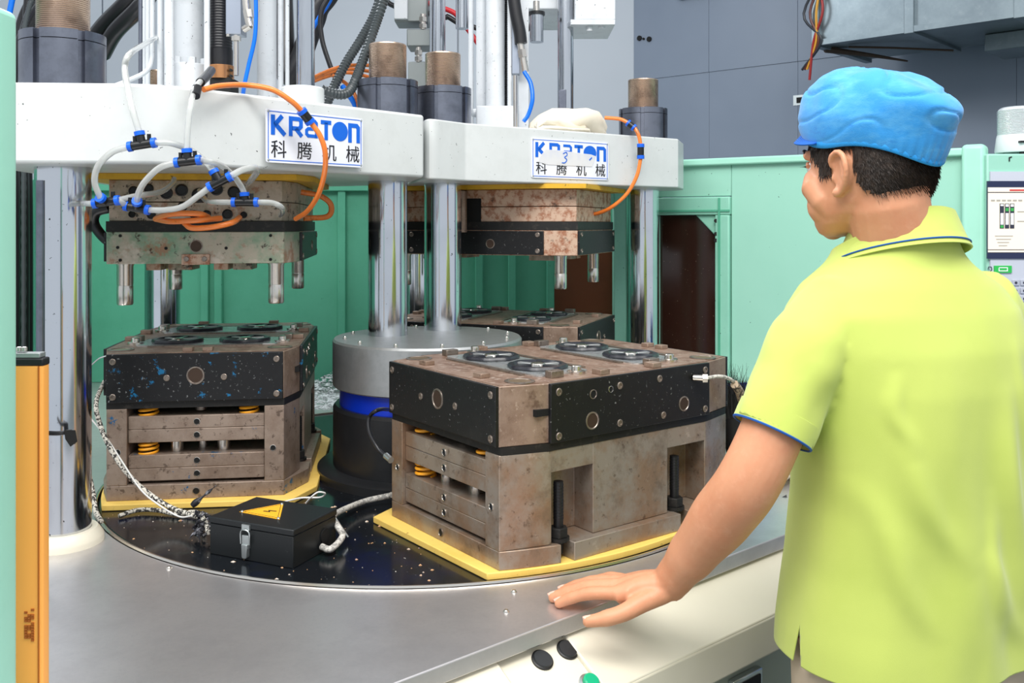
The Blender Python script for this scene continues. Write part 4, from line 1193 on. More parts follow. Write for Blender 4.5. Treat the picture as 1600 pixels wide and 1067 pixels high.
for k in range(4):
    scr('screen_text', 1552 + k * 2, 1580 - k * 3, 368 + k * 5, 369.2 + k * 5, MATS['screen_grey'])
scr('screen_text', 1587, 1620, 330, 331.5, MATS['screen_grey'])
scr('screen_text', 1587, 1612, 345, 346.5, MATS['screen_grey'])
gk = obj('green_key', G().box(Xp(1552), Xp(1579), HYY - .006, HYY - .001, Zp(426), Zp(415)), mat('green_key', (48, 186, 84), .4), hm)
obj('key_mark', stroke(G(), [(Xp(1559), Zp(418)), (Xp(1572), Zp(418)), (Xp(1572), Zp(423)), (Xp(1559), Zp(423)), (Xp(1559), Zp(418))], .0022, basis((0, HYY - .006, 0), (1, 0, 0), (0, 0, 1), (0, -1, 0))), MATS['screen_white'], gk)
obj('arrow_mark', stroke(G(), [(Xp(1543), Zp(421)), (Xp(1544), Zp(417)), (Xp(1548), Zp(417)), (Xp(1549), Zp(421)), (Xp(1547), Zp(424))], .002, basis((0, HYY - .002, 0), (1, 0, 0), (0, 0, 1), (0, -1, 0))), M_ST, pn)
for j in range(4):
    for k in range(3):
        kb = obj('key', G().box(Xp(1580 + k * 13), Xp(1591 + k * 13), HYY - .006, HYY - .001, Zp(446 + j * 12.5), Zp(437 + j * 12.5)), mat('grey_key', (178, 182, 194), .4), hm, bevel=.001)
        obj('key_mark', G().cyl((Xp(1585.5 + k * 13), HYY - .0068, Zp(441.5 + j * 12.5)), (Xp(1585.5 + k * 13), HYY - .005, Zp(441.5 + j * 12.5)), .0035, n=10), M_ST, kb)
obj('selector_knob', G().lathe([(.022, 0), (.022, .006), (.016, .02), (.0001, .022)], (Xp(1604), HYY - .002, Zp(508)), (0, -1, 0), n=20), M_RUB, hm)
obj('top_mark', stroke(G(), [(Xp(1578), Zp(252)), (Xp(1578), Zp(246)), (Xp(1582), Zp(245))], .003, basis((0, HYY + .003, 0), (1, 0, 0), (0, 0, 1), (0, -1, 0))), M_RUB, hm)
bc = thing('beacon', 'clear ribbed signal beacon standing on the operator cabinet', 'beacon', (1.385, 2.5, Zp(240)))
bz = Zp(240)
obj('base', G().lathe([(.0001, .012), (.058, .012), (.06, .016), (.056, .052), (.054, .06), (.0001, .06)], (1.385, 2.5, bz), n=36), mat('beacon_base', (222, 226, 228), .35), bc)
prof = [(.053, .06)]
z_ = .06
while z_ < .128:
    prof += [(.0545, z_ + .002), (.0525, z_ + .004)]
    z_ += .004
prof += [(.05, z_ + .004), (.044, z_ + .008), (.0001, z_ + .009)]
obj('lens', G().lathe(prof, (1.385, 2.5, bz), n=40), mat('beacon_lens', (220, 224, 226), .15, trans=.5), bc)
for k in range(3):
    a = k * 2.09 - 1.9
    obj('foot_screw', G().cyl((1.385 + .045 * math.cos(a), 2.5 + .045 * math.sin(a), bz), (1.385 + .045 * math.cos(a), 2.5 + .045 * math.sin(a), bz + .014), .008, n=10), M_RUB, bc)
obj('rating_mark', G().box(1.385 - .03, 1.385 + .01, 2.5 - .0615, 2.5 - .05, bz + .035, bz + .040), M_RUB, bc)

dm = thing('plastic_drum', 'blue plastic drum standing behind the worker on the right', 'drum', (1.36, 2.06, 0))
obj('shell', G().lathe([(.0001, 0), (.185, 0), (.195, .02), (.195, .3), (.2, .31), (.2, .34), (.195, .35), (.195, .68), (.2, .69), (.2, .72), (.195, .73), (.19, 1.0), (.17, 1.04), (.0001, 1.04)], (1.36, 2.06, 0), n=48), mat('blue_drum_plastic', (0, 92, 178), .4), dm)
obj('lid_rim', G().lathe([(.185, 1.0), (.2, 1.005), (.2, 1.04), (.186, 1.045)], (1.36, 2.06, 0), n=48), M_RUB, dm)

# ------------------------------------------------------------------ green post and light curtain, foreground left
gp = thing('guard_post', 'pale green rounded post at the left edge', 'post', (-.59, 1.02, TZ))
obj('post', G().prism(fillet([(-.625, .995), (-.5622, .995), (-.5622, 1.045), (-.625, 1.045)], [.012] * 4, 5), TZ + .004, 1.69), M_POST, gp, bevel=.008, seg=3)
obj('base_plate', G().box(-.64, -.55, .98, 1.06, TZ, TZ + .004), M_POST, gp)
lc = thing('light_curtain', 'orange light curtain housing standing at the lower left', 'light curtain', (-.583, 1.1, TZ))
lx0, lx1 = at(13, 0, 1.08).x, at(67, 0, 1.08).x
zt_ = zpx(568, 1.1)
obj('housing', G().prism(fillet([(lx0, 1.08), (lx1, 1.08), (lx1, 1.096), (lx0, 1.096)], [.003] * 4, 3), TZ + .012, zt_), M_OLIGHT, lc)
obj('side_groove', G().box(lx0 + .004, lx0 + .0055, 1.0785, 1.081, TZ + .012, zt_).box(lx1 - .0055, lx1 - .004, 1.0785, 1.081, TZ + .012, zt_), mat('brown_groove', (170, 96, 30), .5), lc)
tc_ = obj('end_cap', G().box(lx0 - .0005, lx1 + .0005, 1.0795, 1.0965, zt_, zpx(556, 1.1)), M_RUB, lc, bevel=.002)
obj('cap_plate', G().box(lx0 + .001, lx1 - .004, 1.081, 1.095, zpx(556, 1.1), zpx(548, 1.1)), M_CAP, tc_, bevel=.001)
for px in (30, 38):
    p = at(px, 548, 1.088)
    obj('cap_screw', G().lathe([(.0035, 0), (.0035, .004), (.002, .005), (.0001, .005)], p, n=10), M_BRIGHT, tc_)
obj('bottom_cap', G().box(lx0 - .0005, lx1 + .0005, 1.0795, 1.0965, TZ, TZ + .012), M_RUB, lc)
rnd = random.Random(2)
for r0, r1, c0, c1 in ((951, 1003, 38, 54),):
    g = G()
    for i in range(12):
        for j in range(3):
            if rnd.random() < .62:
                a, b = at(c0 + j * 5.3, r0 + i * 4.3, 1.0795), at(c0 + j * 5.3 + 4.6, r0 + i * 4.3 + 3.4, 1.0795)
                g.box(a.x, b.x, 1.0788, 1.0801, b.z, a.z)
    tag(obj('printed_label', g, mat('brown_print', (170, 90, 30), .5), lc), kind='stuff')
# dark upright behind the curtain and screws beside it
cl = thing('cable_clip_post', 'thin dark upright rod between the green post and the left tie bar', 'rod', at(62, 560, 1.45))
obj('rod', G().cyl((at(63, 0, 1.45).x, 1.45, TZ), (at(63, 0, 1.45).x, 1.45, zpx(262, 1.45) - .02), .0065, n=12), M_NUT, cl)
obj('strap', G().tube([at(66, 676, 1.56), at(90, 677, 1.585), at(112, 674, 1.60)], .004, 8).add([at(100, 672, 1.585), at(118, 672, 1.60), at(121, 690, 1.60), at(110, 698, 1.59), at(102, 686, 1.585), at(100, 672, 1.59), at(118, 672, 1.605), at(121, 690, 1.605), at(110, 698, 1.595), at(102, 686, 1.59)], [(0, 1, 2, 3, 4), (9, 8, 7, 6, 5), (0, 5, 6, 1), (1, 6, 7, 2), (2, 7, 8, 3), (3, 8, 9, 4), (4, 9, 5, 0)]), M_RUB, cl)

# ------------------------------------------------------------------ warning box and its cables
FLb, FRb, RBb = atz(328, 865, TZ), atz(458, 889, TZ), atz(521, 851, TZ)
bxv = (FRb - FLb).normalized()
byv = Vector((-bxv.y, bxv.x, 0))
BW, BD, BH = (FRb - FLb).length, (RBb - FRb).dot(byv), .066
MB_ = basis(FLb, bxv, byv, (0, 0, 1))
wb_ = thing('junction_box', 'black metal box with yellow high voltage triangle on the turntable', 'box', MB_ @ Vector((BW / 2, BD / 2, 0)))
obj('body', G().box(0, BW, 0, BD, 0, BH - .012, MB_), M_BOXB, wb_, bevel=.0015)
lid = obj('lid', G().box(-.0015, BW + .0015, -.0015, BD + .0015, BH - .0115, BH, MB_), M_BOXB, wb_, bevel=.002)
def on_lid(px, py):
    return MB_.inverted() @ atz(px, py, TZ + BH)
tri = [on_lid(374, 800), on_lid(437, 812), on_lid(443, 787)]
g = G().add([MB_ @ Vector((p.x, p.y, BH + z)) for z in (.0002, .0009) for p in tri], [(2, 1, 0), (3, 4, 5), (0, 1, 4, 3), (1, 2, 5, 4), (2, 0, 3, 5)])
wt_ = obj('warning_triangle', g, M_WARN, wb_)
ctr = (tri[0] + tri[1] + tri[2]) / 3
inner = [ctr + (p - ctr) * .84 for p in tri]
ax = (tri[0] - (tri[1] + tri[2]) / 2).normalized()
ay = Vector((-ax.y, ax.x, 0))
c2 = ctr - ax * .006
bolt = [c2 + ax * a + ay * b for a, b in ((.013, .0), (.002, .004), (.004, -.003), (-.010, .002))]
MT = basis(MB_ @ Vector((0, 0, BH + .0009)), bxv, byv, (0, 0, 1))
obj('lightning_mark', stroke(G(), [(p.x, p.y) for p in bolt], .0022, MT), M_BLACKI, wt_)
obj('triangle_border', stroke(G(), [(p.x, p.y) for p in (inner + inner[:1])], .0008, MT, .0003), M_BLACKI, wt_)
for p in tri:
    q = ctr + (p - ctr) * .9
    obj('rivet', G().lathe([(.003, 0), (.002, .002), (.0001, .0024)], MB_ @ Vector((q.x, q.y, BH + .0009)), n=10), M_LATCH, wt_)
lxm = BW * .46
la = obj('latch', G().box(lxm - .007, lxm + .007, -.006, 0, .022, .045, MB_).prism(fillet([(lxm - .005, .006), (lxm + .005, .006), (lxm + .006, .03), (lxm - .006, .03)], [.004, .004, 0, 0], 4), 0, .009, basis(FLb, bxv, (0, 0, 1), -byv)), M_LATCH, wb_, bevel=.0008)
obj('latch_wire', G().tube([MB_ @ Vector(p) for p in ((lxm - .009, -.006, .03), (lxm - .009, -.006, .05), (lxm, -.007, .055), (lxm + .009, -.006, .05), (lxm + .009, -.006, .03))], .0013, 8), M_LATCH, la)
obj('latch_keeper', G().box(lxm - .008, lxm + .008, -.005, .0, BH - .012, BH - .003, MB_), M_LATCH, lid)
pe = MB_ @ Vector((BW + .001, BD * .72, .028))
obj('cable_hole_shade', G().cyl(pe - bxv * .004, pe + bxv * .0012, .013, n=20), M_HOLE, wb_)  # black disc on the side paints the shade of a cable opening
M_LOOM = mat('white_braided_sleeve', (206, 202, 194), .6, layers=[(160, 2, .5, .56, (120, 118, 116), .7)])
e0 = MB_ @ Vector((BW + .004, BD * .60, .014))
hose('braided_cable', [e0, e0 + bxv * .02 + Vector((0, 0, -.001)), atz(535, 838, TZ + .02), atz(528, 823, TZ + .035), atz(520, 808, TZ + .03), atz(535, 797, TZ + .02), atz(570, 783, TZ + .015), atz(606, 775, TZ + .02), atz(612, 773, TZ + .025)], .0058, M_LOOM, 'white sleeved cable from the black box to the front right mould', 'cable')
hose('cable_tie', [MB_ @ Vector((BW + .012, BD + .02, .01)), atz(520, 803, TZ + .05), atz(520, 797, TZ + .05)], .0022, M_LATCH, 'clear cable tie tail standing up from the white sleeved cable', 'cable tie')
hose('thin_wire', [atz(440, 785, TZ + .03), atz(470, 778, TZ + .03), atz(500, 777, TZ + .03), atz(508, 771, TZ + .04), atz(497, 769, TZ + .045), atz(486, 777, TZ + .035), atz(478, 786, TZ + .02)], .0018, mat('white_wire', (226, 224, 220), .5), 'thin white wire loop behind the black box', 'wire')
M_BRAID = mat('black_white_braid', (214, 208, 196), .7, layers=[(190, 1, .5, .53, (40, 38, 38), .95)])
hose('braided_cable', [atz(163, 596, 1.10), at(150, 630, 1.84), at(158, 668, 1.82), at(172, 700, 1.80), at(195, 735, 1.79), at(225, 765, 1.785), at(262, 790, 1.77), at(295, 803, 1.74), at(318, 812, 1.70), at(326, 832, 1.66)], .0046, M_BRAID, 'black and white braided cable sagging down the left mould', 'cable')
hose('braided_cable', [atz(186, 806, TZ + .006), atz(215, 797, TZ + .008), atz(245, 797, TZ + .008), atz(275, 803, TZ + .006), atz(305, 800, TZ + .01), atz(320, 810, TZ + .02)], .0044, M_BRAID, 'black and white braided cable lying beside the yellow board', 'cable')
hose('braided_cable', [at(140, 745, 1.86), at(146, 775, 1.83), at(150, 800, 1.80), at(158, 815, 1.77)], .005, M_BRAID, 'short black and white braided cable behind the left tie bar', 'cable')
hose('thin_wire', [at(143, 655, 1.84), at(165, 682, 1.82), at(190, 720, 1.79), at(220, 765, 1.775), at(250, 790, 1.765), at(280, 807, 1.74), at(300, 806, 1.72)], .0017, MATS['white_wire'], 'thin white wire sagging along the braided cable', 'wire')
hose('thin_wire', [at(143, 570, 1.9), at(155, 560, 1.9), at(166, 556, 1.9)], .0015, M_LATCH, 'thin grey wire at the top of the left mould', 'wire')
hose('cable', [atz(612, 640, 1.05), at(592, 640, 1.80), at(577, 652, 1.80), at(577, 675, 1.79), at(590, 700, 1.78), at(604, 714, 1.765)], .004, M_HOSE, 'thin black cable bowed in front of the centre pillar', 'cable')
tag(obj('cable_plug', G().cyl(at(603, 712, 1.768), at(611, 719, 1.752), .0065, n=12), M_LATCH, None, org=at(603, 712, 1.768)), 'small white cable plug at the left edge of the right mould', 'plug')
# black rag of torn braid beside the box
g = G()
rnd = random.Random(8)
for k in range(34):
    c = at(rnd.uniform(304, 328), rnd.uniform(800, 838), 1.66 + .03 * rnd.random())
    c.z = max(c.z, TZ + .006)
    q = c + Vector((rnd.uniform(-.02, .02), rnd.uniform(-.015, .015), rnd.uniform(-.015, .012)))
    q.z = max(q.z, TZ + .004)
    g.tube([c, (c + q) / 2 + Vector((0, 0, .004)), q], lambda t: .0032 * (1.1 - t), 5, 3)
tag(obj('torn_tape', g, mat('black_tape', (30, 30, 36), .45, layers=[(70, 3, .5, .6, (150, 150, 158), .7)]), None, org=at(315, 840, 1.66)), 'ragged clump of torn black tape between the left mould and box', 'tape', kind='stuff')
hose('torn_tape', [at(300, 790, 1.76), at(318, 775, 1.765), at(330, 765, 1.775), at(338, 758, 1.78)], lambda t: .0045 * (1.1 - t) * (1 + .5 * math.sin(t * 14)), MATS['black_tape'], 'twist of dark tape sticking up on the left mould base', 'tape')

# cable from the right mould's cover
q0 = Vector((.0974, 1.8064, 0)) + Matrix.Rotation(R(-53), 3, 'Z') @ Vector((HX + .008, .15, 0))
q0.z = TZ + .290
rr_ = Matrix.Rotation(R(-53), 3, 'Z') @ Vector((1, 0, 0))
tt_ = Matrix.Rotation(R(-53), 3, 'Z') @ Vector((0, 1, 0))
cc = thing('sensor_cable', 'braided sensor cable plugged into the long cover of the right mould', 'cable', q0)
obj('plug', G().cyl(q0, q0 + rr_ * .016 + tt_ * .01, .006, n=12).cyl(q0 + rr_ * .014 + tt_ * .009, q0 + rr_ * .02 + tt_ * .016, .0085, n=6), M_BRIGHT, cc)
obj('lead', G().tube([q0 + rr_ * .018 + tt_ * .014, q0 + rr_ * .022 + tt_ * .05, q0 + rr_ * .018 + tt_ * .09 + Vector((0, 0, -.012)), q0 + rr_ * .004 + tt_ * .125 + Vector((0, 0, -.035))], .0035, 8), M_LOOM, cc)
obj('braid_sleeve', G().tube([q0 + rr_ * .02 + tt_ * .095 + Vector((0, 0, -.02)), q0 + rr_ * .012 + tt_ * .12 + Vector((0, 0, -.04)), q0 + rr_ * .002 + tt_ * .145 + Vector((0, 0, -.075))], .0085, 10), mat('brown_braid', (170, 150, 126), .6, layers=[(150, 1, .5, .54, (50, 42, 36), .9)]), cc)

# brush with black bristles behind the mould, blue bin, glove
br = thing('hand_brush', 'upturned hand brush with black bristles behind the right mould', 'brush', (.505, 2.08, TZ))
bc_ = Vector((.505, 2.08, TZ))
obj('handle', G().cyl(bc_, bc_ + Vector((0, 0, .10)), .014, n=14), M_BLKM, br)
obj('ferrule', G().loft([[bc_ + Vector((a * math.cos(t), b * math.sin(t), z)) for t in [2 * math.pi * k / 20 for k in range(20)]] for a, b, z in ((.018, .014, .06), (.024, .016, .10), (.028, .018, .14))]), M_RUB, br)
g = G()
rnd = random.Random(5)
for k in range(520):
    a, r_ = rnd.uniform(0, 6.28), math.sqrt(rnd.random())
    p = bc_ + Vector((.026 * r_ * math.cos(a), .016 * r_ * math.sin(a), .13))
    h = rnd.uniform(.06, .105) + .03 * (rnd.random() < .12)
    o_ = Vector((rnd.gauss(0, .010) + .012 * math.cos(a) * r_, rnd.gauss(0, .008), h))
    bend = Vector((rnd.gauss(0, .012), rnd.gauss(0, .008), 0)) if h > .08 else Vector((0, 0, 0))
    g.tube([p, p + o_ * .6, p + o_ + bend], lambda t: .0011 * (1.15 - t), 3, 2)
tag(obj('bristles', g, mat('black_bristle', (18, 19, 20), .6), br), kind='stuff')
bn = thing('small_bin', 'small blue bin standing behind the brush', 'bin', (.60, 2.30, TZ))
obj('shell', G().lathe([(.0001, 0), (.05, 0), (.06, .16), (.062, .165), (.058, .165), (.048, .01)], (.60, 2.30, TZ), n=30), mat('blue_bin_plastic', (20, 96, 200), .4), bn)
obj('rim', G().lathe([(.058, .16), (.066, .162), (.066, .17), (.058, .172)], (.60, 2.30, TZ), n=30), MATS['blue_bin_plastic'], bn)
gl = thing('cotton_glove', 'soiled white cotton glove on the worktop behind the arm', 'glove', atz(1236, 742, TZ))
GM = basis(atz(1236, 742, TZ), (.77, .64, 0), (-.64, .77, 0), (0, 0, 1))
M_GLV = mat('soiled_cotton', (226, 214, 190), .9, layers=[(30, 4, .52, .62, (120, 92, 60), .7)], bump=(400, .3))
obj('palm', G().loft(blob('', [(-.05, .02, .03), (-.04, .04, .06), (-.01, .048, .075), (.03, .045, .07), (.06, .04, .055), (.075, .02, .03)], None, '', '', None, 3, .004)).xf(GM), M_GLV, gl, angle=80)
for k in range(4):
    q = Vector((-.045, -.036 + k * .024, .02))
    obj('finger', G().tube([GM @ q, GM @ (q + Vector((-.03, -.004, .006))), GM @ (q + Vector((-.055 - .008 * (k in (1, 2)), -.006, -.004)))], lambda t: .0125 * (1.05 - .35 * t), 10, 5), M_GLV, gl, angle=80)
# ------------------------------------------------------------------ the worker
M_SKIN = mat('skin', (214, 152, 116), .46, sss=.15, layers=[(14, 4, .45, .7, (204, 134, 98), .6), (60, 3, .55, .75, (226, 168, 136), .35)], bump=(700, .06))
M_HAIR = mat('short_dark_hair', (44, 34, 28), .55, layers=[(120, 3, .45, .7, (70, 54, 42), .7)])
M_POLO = mat('lime_polo_pique', (192, 205, 100), .85, layers=[(5, 4, .45, .75, (182, 198, 88), .6)], bump=(1500, .12), sheen=.25)
M_CAPB = mat('light_blue_cap_cloth', (44, 146, 216), .7, layers=[(14, 4, .48, .68, (92, 174, 226), .7), (30, 4, .6, .7, (24, 118, 200), .5)], bump=(600, .25), stretch=(1, 1, 2.5), sheen=.3)
M_TROU = mat('beige_trouser_cloth', (196, 178, 156), .85, bump=(900, .15))
M_SHOE = mat('dark_shoe_leather', (40, 38, 38), .5)
M_NAVY = mat('blue_piping', (26, 84, 160), .6)

def ringp(c, d, ref, a, b, n=24, pw=2.0):
    """ellipse of half axes a (along ref) and b across the direction d"""
    d = Vector(d).normalized()
    x = Vector(ref)
    x = (x - d * x.dot(d)).normalized()
    y = d.cross(x)
    out = []
    for k in range(n):
        t = 2 * math.pi * k / n
        ct, st = math.cos(t), math.sin(t)
        if pw != 2.0:
            ct = math.copysign(abs(ct) ** (2 / pw), ct)
            st = math.copysign(abs(st) ** (2 / pw), st)
        out.append(Vector(c) + x * a * ct + y * b * st)
    return out

def limb(g, pts, radii, ref=(0, 0, 1), n=20):
    P = [Vector(p) for p in pts]
    rings = []
    for i, p in enumerate(P):
        d = P[min(i + 1, len(P) - 1)] - P[max(i - 1, 0)]
        r = radii[i]
        a, b = r if isinstance(r, tuple) else (r, r)
        rings.append(ringp(p, d, ref, a, b, n))
    return g.loft(rings)

def fuse(g, voxel, smooth, name):
    """one continuous skin over overlapping volumes"""
    me = bpy.data.meshes.new(name)
    me.from_pydata(g.v, [], g.f)
    o = bpy.data.objects.new(name, me)
    COL.objects.link(o)
    bm = bmesh.new()
    bm.from_mesh(me)
    bmesh.ops.recalc_face_normals(bm, faces=bm.faces)
    bm.to_mesh(me)
    bm.free()
    md = o.modifiers.new('r', 'REMESH')
    md.mode = 'VOXEL'
    md.voxel_size = voxel
    if smooth:
        md = o.modifiers.new('s', 'SMOOTH')
        md.iterations = smooth
        md.factor = .5
    dg = bpy.context.evaluated_depsgraph_get()
    out = bpy.data.meshes.new_from_object(o.evaluated_get(dg))
    bpy.data.objects.remove(o)
    out.name = name
    out.shade_smooth()
    return out

ps = thing('person', 'man in lime polo shirt and blue cap, left hand on the worktop', 'person', (.58, 1.34, 0))
PO = Vector((.58, 1.34, 0))
S_ = Vector((.94, .34, 0)).normalized()       # to his right
F_ = Vector((-S_.y, S_.x, 0))                 # the way his chest faces
TC = Vector((.573, 1.33, 0))

# --- head frame
H0 = Vector((.513, 1.318, 1.518))
HS = .95
hf_ = Vector((-.55, .83, -.06)).normalized()
hl = Vector((0, 0, 1)).cross(hf_).normalized()
hu = hf_.cross(hl)
HM = basis(H0, hf_ * HS, hl * HS, hu * HS)
hd = lambda x, y, z: HM @ Vector((x, y, z))
HEAD = [(-.088, .048, .074, .022), (-.082, .015, .084, .038), (-.070, -.015, .088, .052), (-.055, -.045, .088, .062), (-.040, -.068, .088, .067), (-.024, -.082, .088, .070), (-.003, -.092, .088, .073),
        (.02, -.096, .087, .074), (.045, -.097, .088, .075), (.07, -.093, .084, .072), (.09, -.082, .072, .063), (.105, -.064, .055, .050), (.115, -.042, .034, .034), (.12, -.02, .012, .016)]
def head_ring(z, xb, xf, hw, off=0.0, n=40):
    c, rx = (xb + xf) / 2, (xf - xb) / 2 + off
    out = []
    for k in range(n):
        t = 2 * math.pi * k / n
        ct, st = math.cos(t), math.sin(t)
        p = 2.0 if ct > 0 else 2.3
        out.append(hd(c + rx * math.copysign(abs(ct) ** (2 / p), ct), (hw + off) * math.copysign(abs(st) ** (2 / p), st), z))
    return out
def head_at(z):
    for a, b in zip(HEAD[:-1], HEAD[1:]):
        if a[0] <= z <= b[0]:
            t = (z - a[0]) / (b[0] - a[0])
            return tuple(a[i] + (b[i] - a[i]) * t for i in range(4))
    return HEAD[0] if z < HEAD[0][0] else HEAD[-1]

gb = G()
gb.loft([head_ring(*h) for h in HEAD])
# nose, brow, lips, chin, cheekbones
gb.loft([ringp(hd(x, 0, z), hf_ * .3 - hu, hl, w, w * .8, 12) for x, z, w in ((.086, .035, .006), (.091, .018, .008), (.099, .0, .011), (.101, -.010, .013), (.092, -.019, .010))])
gb.ball(hd(.080, 0, -.042), .012, sc=(1, 1.6, .7))
gb.ball(hd(.068, 0, -.074), .018)
for s in (-1, 1):
    gb.ball(hd(.050, s * .032, -.040), .031)
    limb(gb, [hd(.070, s * .034, .006), hd(.058, s * .050, -.012), hd(.040, s * .052, -.034), hd(.030, s * .044, -.056)], [.016, .021, .020, .014])
    gb.tube([hd(.086, s * .012, .040), hd(.081, s * .035, .042), hd(.064, s * .056, .036)], .007, 8, 4)
    # ear: rim, bowl, lobe, tragus
    E = lambda a, o, z: hd(-.004 + a, s * (.0715 + o), z)
    rim = [E(.010, .004, .012), E(.008, .010, .024), E(-.004, .015, .032), E(-.018, .019, .028), E(-.024, .020, .010), E(-.020, .017, -.008), E(-.010, .011, -.022), E(.002, .007, -.029), E(.008, .002, -.024)]
    gb.tube(rim, .0046, 8, 6)
    gb.tube([E(-.012, .010, .020), E(-.013, .011, .0), E(-.006, .008, -.016)], .0048, 8, 5)
    gb.loft([[E(-.006 + .017 * q * math.cos(t) - .002, .006 + .008 * q * (.5 - .5 * math.cos(t)), .002 + .028 * q * math.sin(t)) for t in [2 * math.pi * k / 16 for k in range(16)]] for q in (1.0,)] + [[E(-.006 + .017 * math.cos(t), -.006, .002 + .028 * math.sin(t)) for t in [2 * math.pi * k / 16 for k in range(16)]]])
    gb.ball(E(.008, .003, -.004), .0055)
    gb.ball(E(.002, .007, -.026), .0075)
# neck and torso
NB = Vector((.562, 1.326, 1.392))
limb(gb, [hd(-.026, 0, -.01), hd(-.030, 0, -.045), NB + (hd(-.034, 0, -.08) - NB) * .6, NB, NB - Vector((0, 0, .05))], [(.062, .056), (.058, .055), (.056, .055), (.056, .055), (.060, .056)], ref=S_)
rings = []
for z, a, b in ((.84, .155, .105), (.95, .145, .10), (1.08, .15, .105), (1.2, .165, .112), (1.28, .16, .10), (1.32, .13, .08), (1.35, .09, .065)):
    rings.append(ringp(TC + Vector((0, 0, z)), (0, 0, 1), S_, a, b, 32, 2.5))
gb.loft(rings)
# arms
SL, EL, WL = Vector((.422, 1.268, 1.318)), Vector((.322, 1.222, 1.112)), Vector((.236, 1.345, .928))
SR, ER, WR = Vector((.728, 1.384, 1.318)), Vector((.806, 1.452, 1.075)), Vector((.745, 1.66, .99))
def arm(S, E, W, ref):
    m = lambda A, B, t: A + (B - A) * t
    P = [m(S, E, .06), m(S, E, .45), m(S, E, .82), m(E, W, .10) + (m(S, E, .9) - E) * .1, m(E, W, .35), m(E, W, .7), m(E, W, .92), m(E, W, 1.07)]
    rad = [.040, .043, .042, .0425, .0425, .035, .0285, .0265]
    def r(t):
        q = t * (len(rad) - 1)
        k = min(int(q), len(rad) - 2)
        u = q - k
        u = u * u * (3 - 2 * u)
        return rad[k] * (1 - u) + rad[k + 1] * u
    gb.tube(P, r, 24, 10)
    gb.ball(m(E, W, 1.0), .029, 16, 10, (1.0, 1.0, .85))
arm(SL, EL, WL, (0, 0, 1))
arm(SR, ER, WR, (0, 0, 1))
# left hand, flat on the worktop edge: each finger a chain of its own
NAILS = []
def finger(g, a, b, r0, r1, arch=.012, nail=True):
    a, b = Vector(a), Vector(b)
    k1 = a + (b - a) * .42 + Vector((0, 0, arch))
    k2 = a + (b - a) * .74 + Vector((0, 0, arch * .75))
    P = [a - (b - a) * .25 + Vector((0, 0, -.003)), a, k1, k2, b]
    T = spline(P, 4)
    m_ = len(T)
    bumps = lambda t: r0 + (r1 - r0) * t + .0007 * math.exp(-((t - .55) / .06) ** 2) + .0006 * math.exp(-((t - .78) / .05) ** 2)
    g.tube(P, bumps, 12, 6)
    g.ball(b, r1 * 1.02)
    if nail:
        NAILS.append((b - (b - k2).normalized() * .001, (b - k2).normalized(), r1))
fing = [((.153, 1.349, .906), (.071, 1.381, .8785)), ((.158, 1.371, .909), (.063, 1.402, .8785)), ((.166, 1.392, .907), (.079, 1.428, .8785)), ((.180, 1.411, .901), (.128, 1.462, .8785))]
for (a, b), r0, r1 in zip(fing, (.0105, .0108, .0102, .0092), (.0075, .0078, .0074, .0066)):
    finger(gb, a, b, r0 * 1.06, r1 * 1.06, .006)
# palm: metacarpals and a filled back of the hand
for (a, b), r in zip(fing, (.0135, .0135, .0130, .0120)):
    gb.tube([Vector(a) + Vector((0, 0, -.004)), (Vector(a) + WL) / 2 + Vector((0, 0, .0)), WL + (Vector(a) - Vector(fing[1][0])) * .3 + Vector((0, 0, -.006))], lambda t, r=r: r + .005 * t, 12, 4)
gb.tube([Vector((.165, 1.378, .896)), Vector((.205, 1.366, .902)), WL + Vector((-.004, .004, -.010))], lambda t: .018 + .004 * t, 12, 4)
# thumb leaves the side of the palm
th = [Vector((.222, 1.338, .912)), Vector((.190, 1.327, .902)), Vector((.160, 1.318, .890)), Vector((.132, 1.319, .881)), Vector((.110, 1.322, .876))]
gb.tube(th, lambda t: .0165 - .0078 * t + .001 * math.exp(-((t - .7) / .08) ** 2), 12, 6)
gb.ball(th[-1], .0088)
NAILS.append((th[-1] - (th[-1] - th[-2]).normalized() * .001, (th[-1] - th[-2]).normalized(), .0085))
# right hand, relaxed in front of him
hdir = (WR - ER).normalized()
hr = hdir.cross(Vector((0, 0, 1))).normalized()
limb(gb, [WR, WR + hdir * .045, WR + hdir * .085], [(.016, .030), (.016, .038), (.013, .036)])
for k in range(4):
    a = WR + hdir * .085 + hr * (-.027 + .018 * k)
    gb.tube([a - hdir * .02, a + hdir * .03 + Vector((0, 0, -.003)), a + hdir * .05 + Vector((0, 0, -.02)), a + hdir * (.052 - .004 * abs(k - 1)) + Vector((0, 0, -.042))], lambda t: .0095 - .0025 * t, 10, 4)
a = WR + hdir * .03 - hr * .03
gb.tube([a, a + hdir * .03 - hr * .018, a + hdir * .06 - hr * .02 + Vector((0, 0, -.01))], lambda t: .012 - .004 * t, 10, 4)
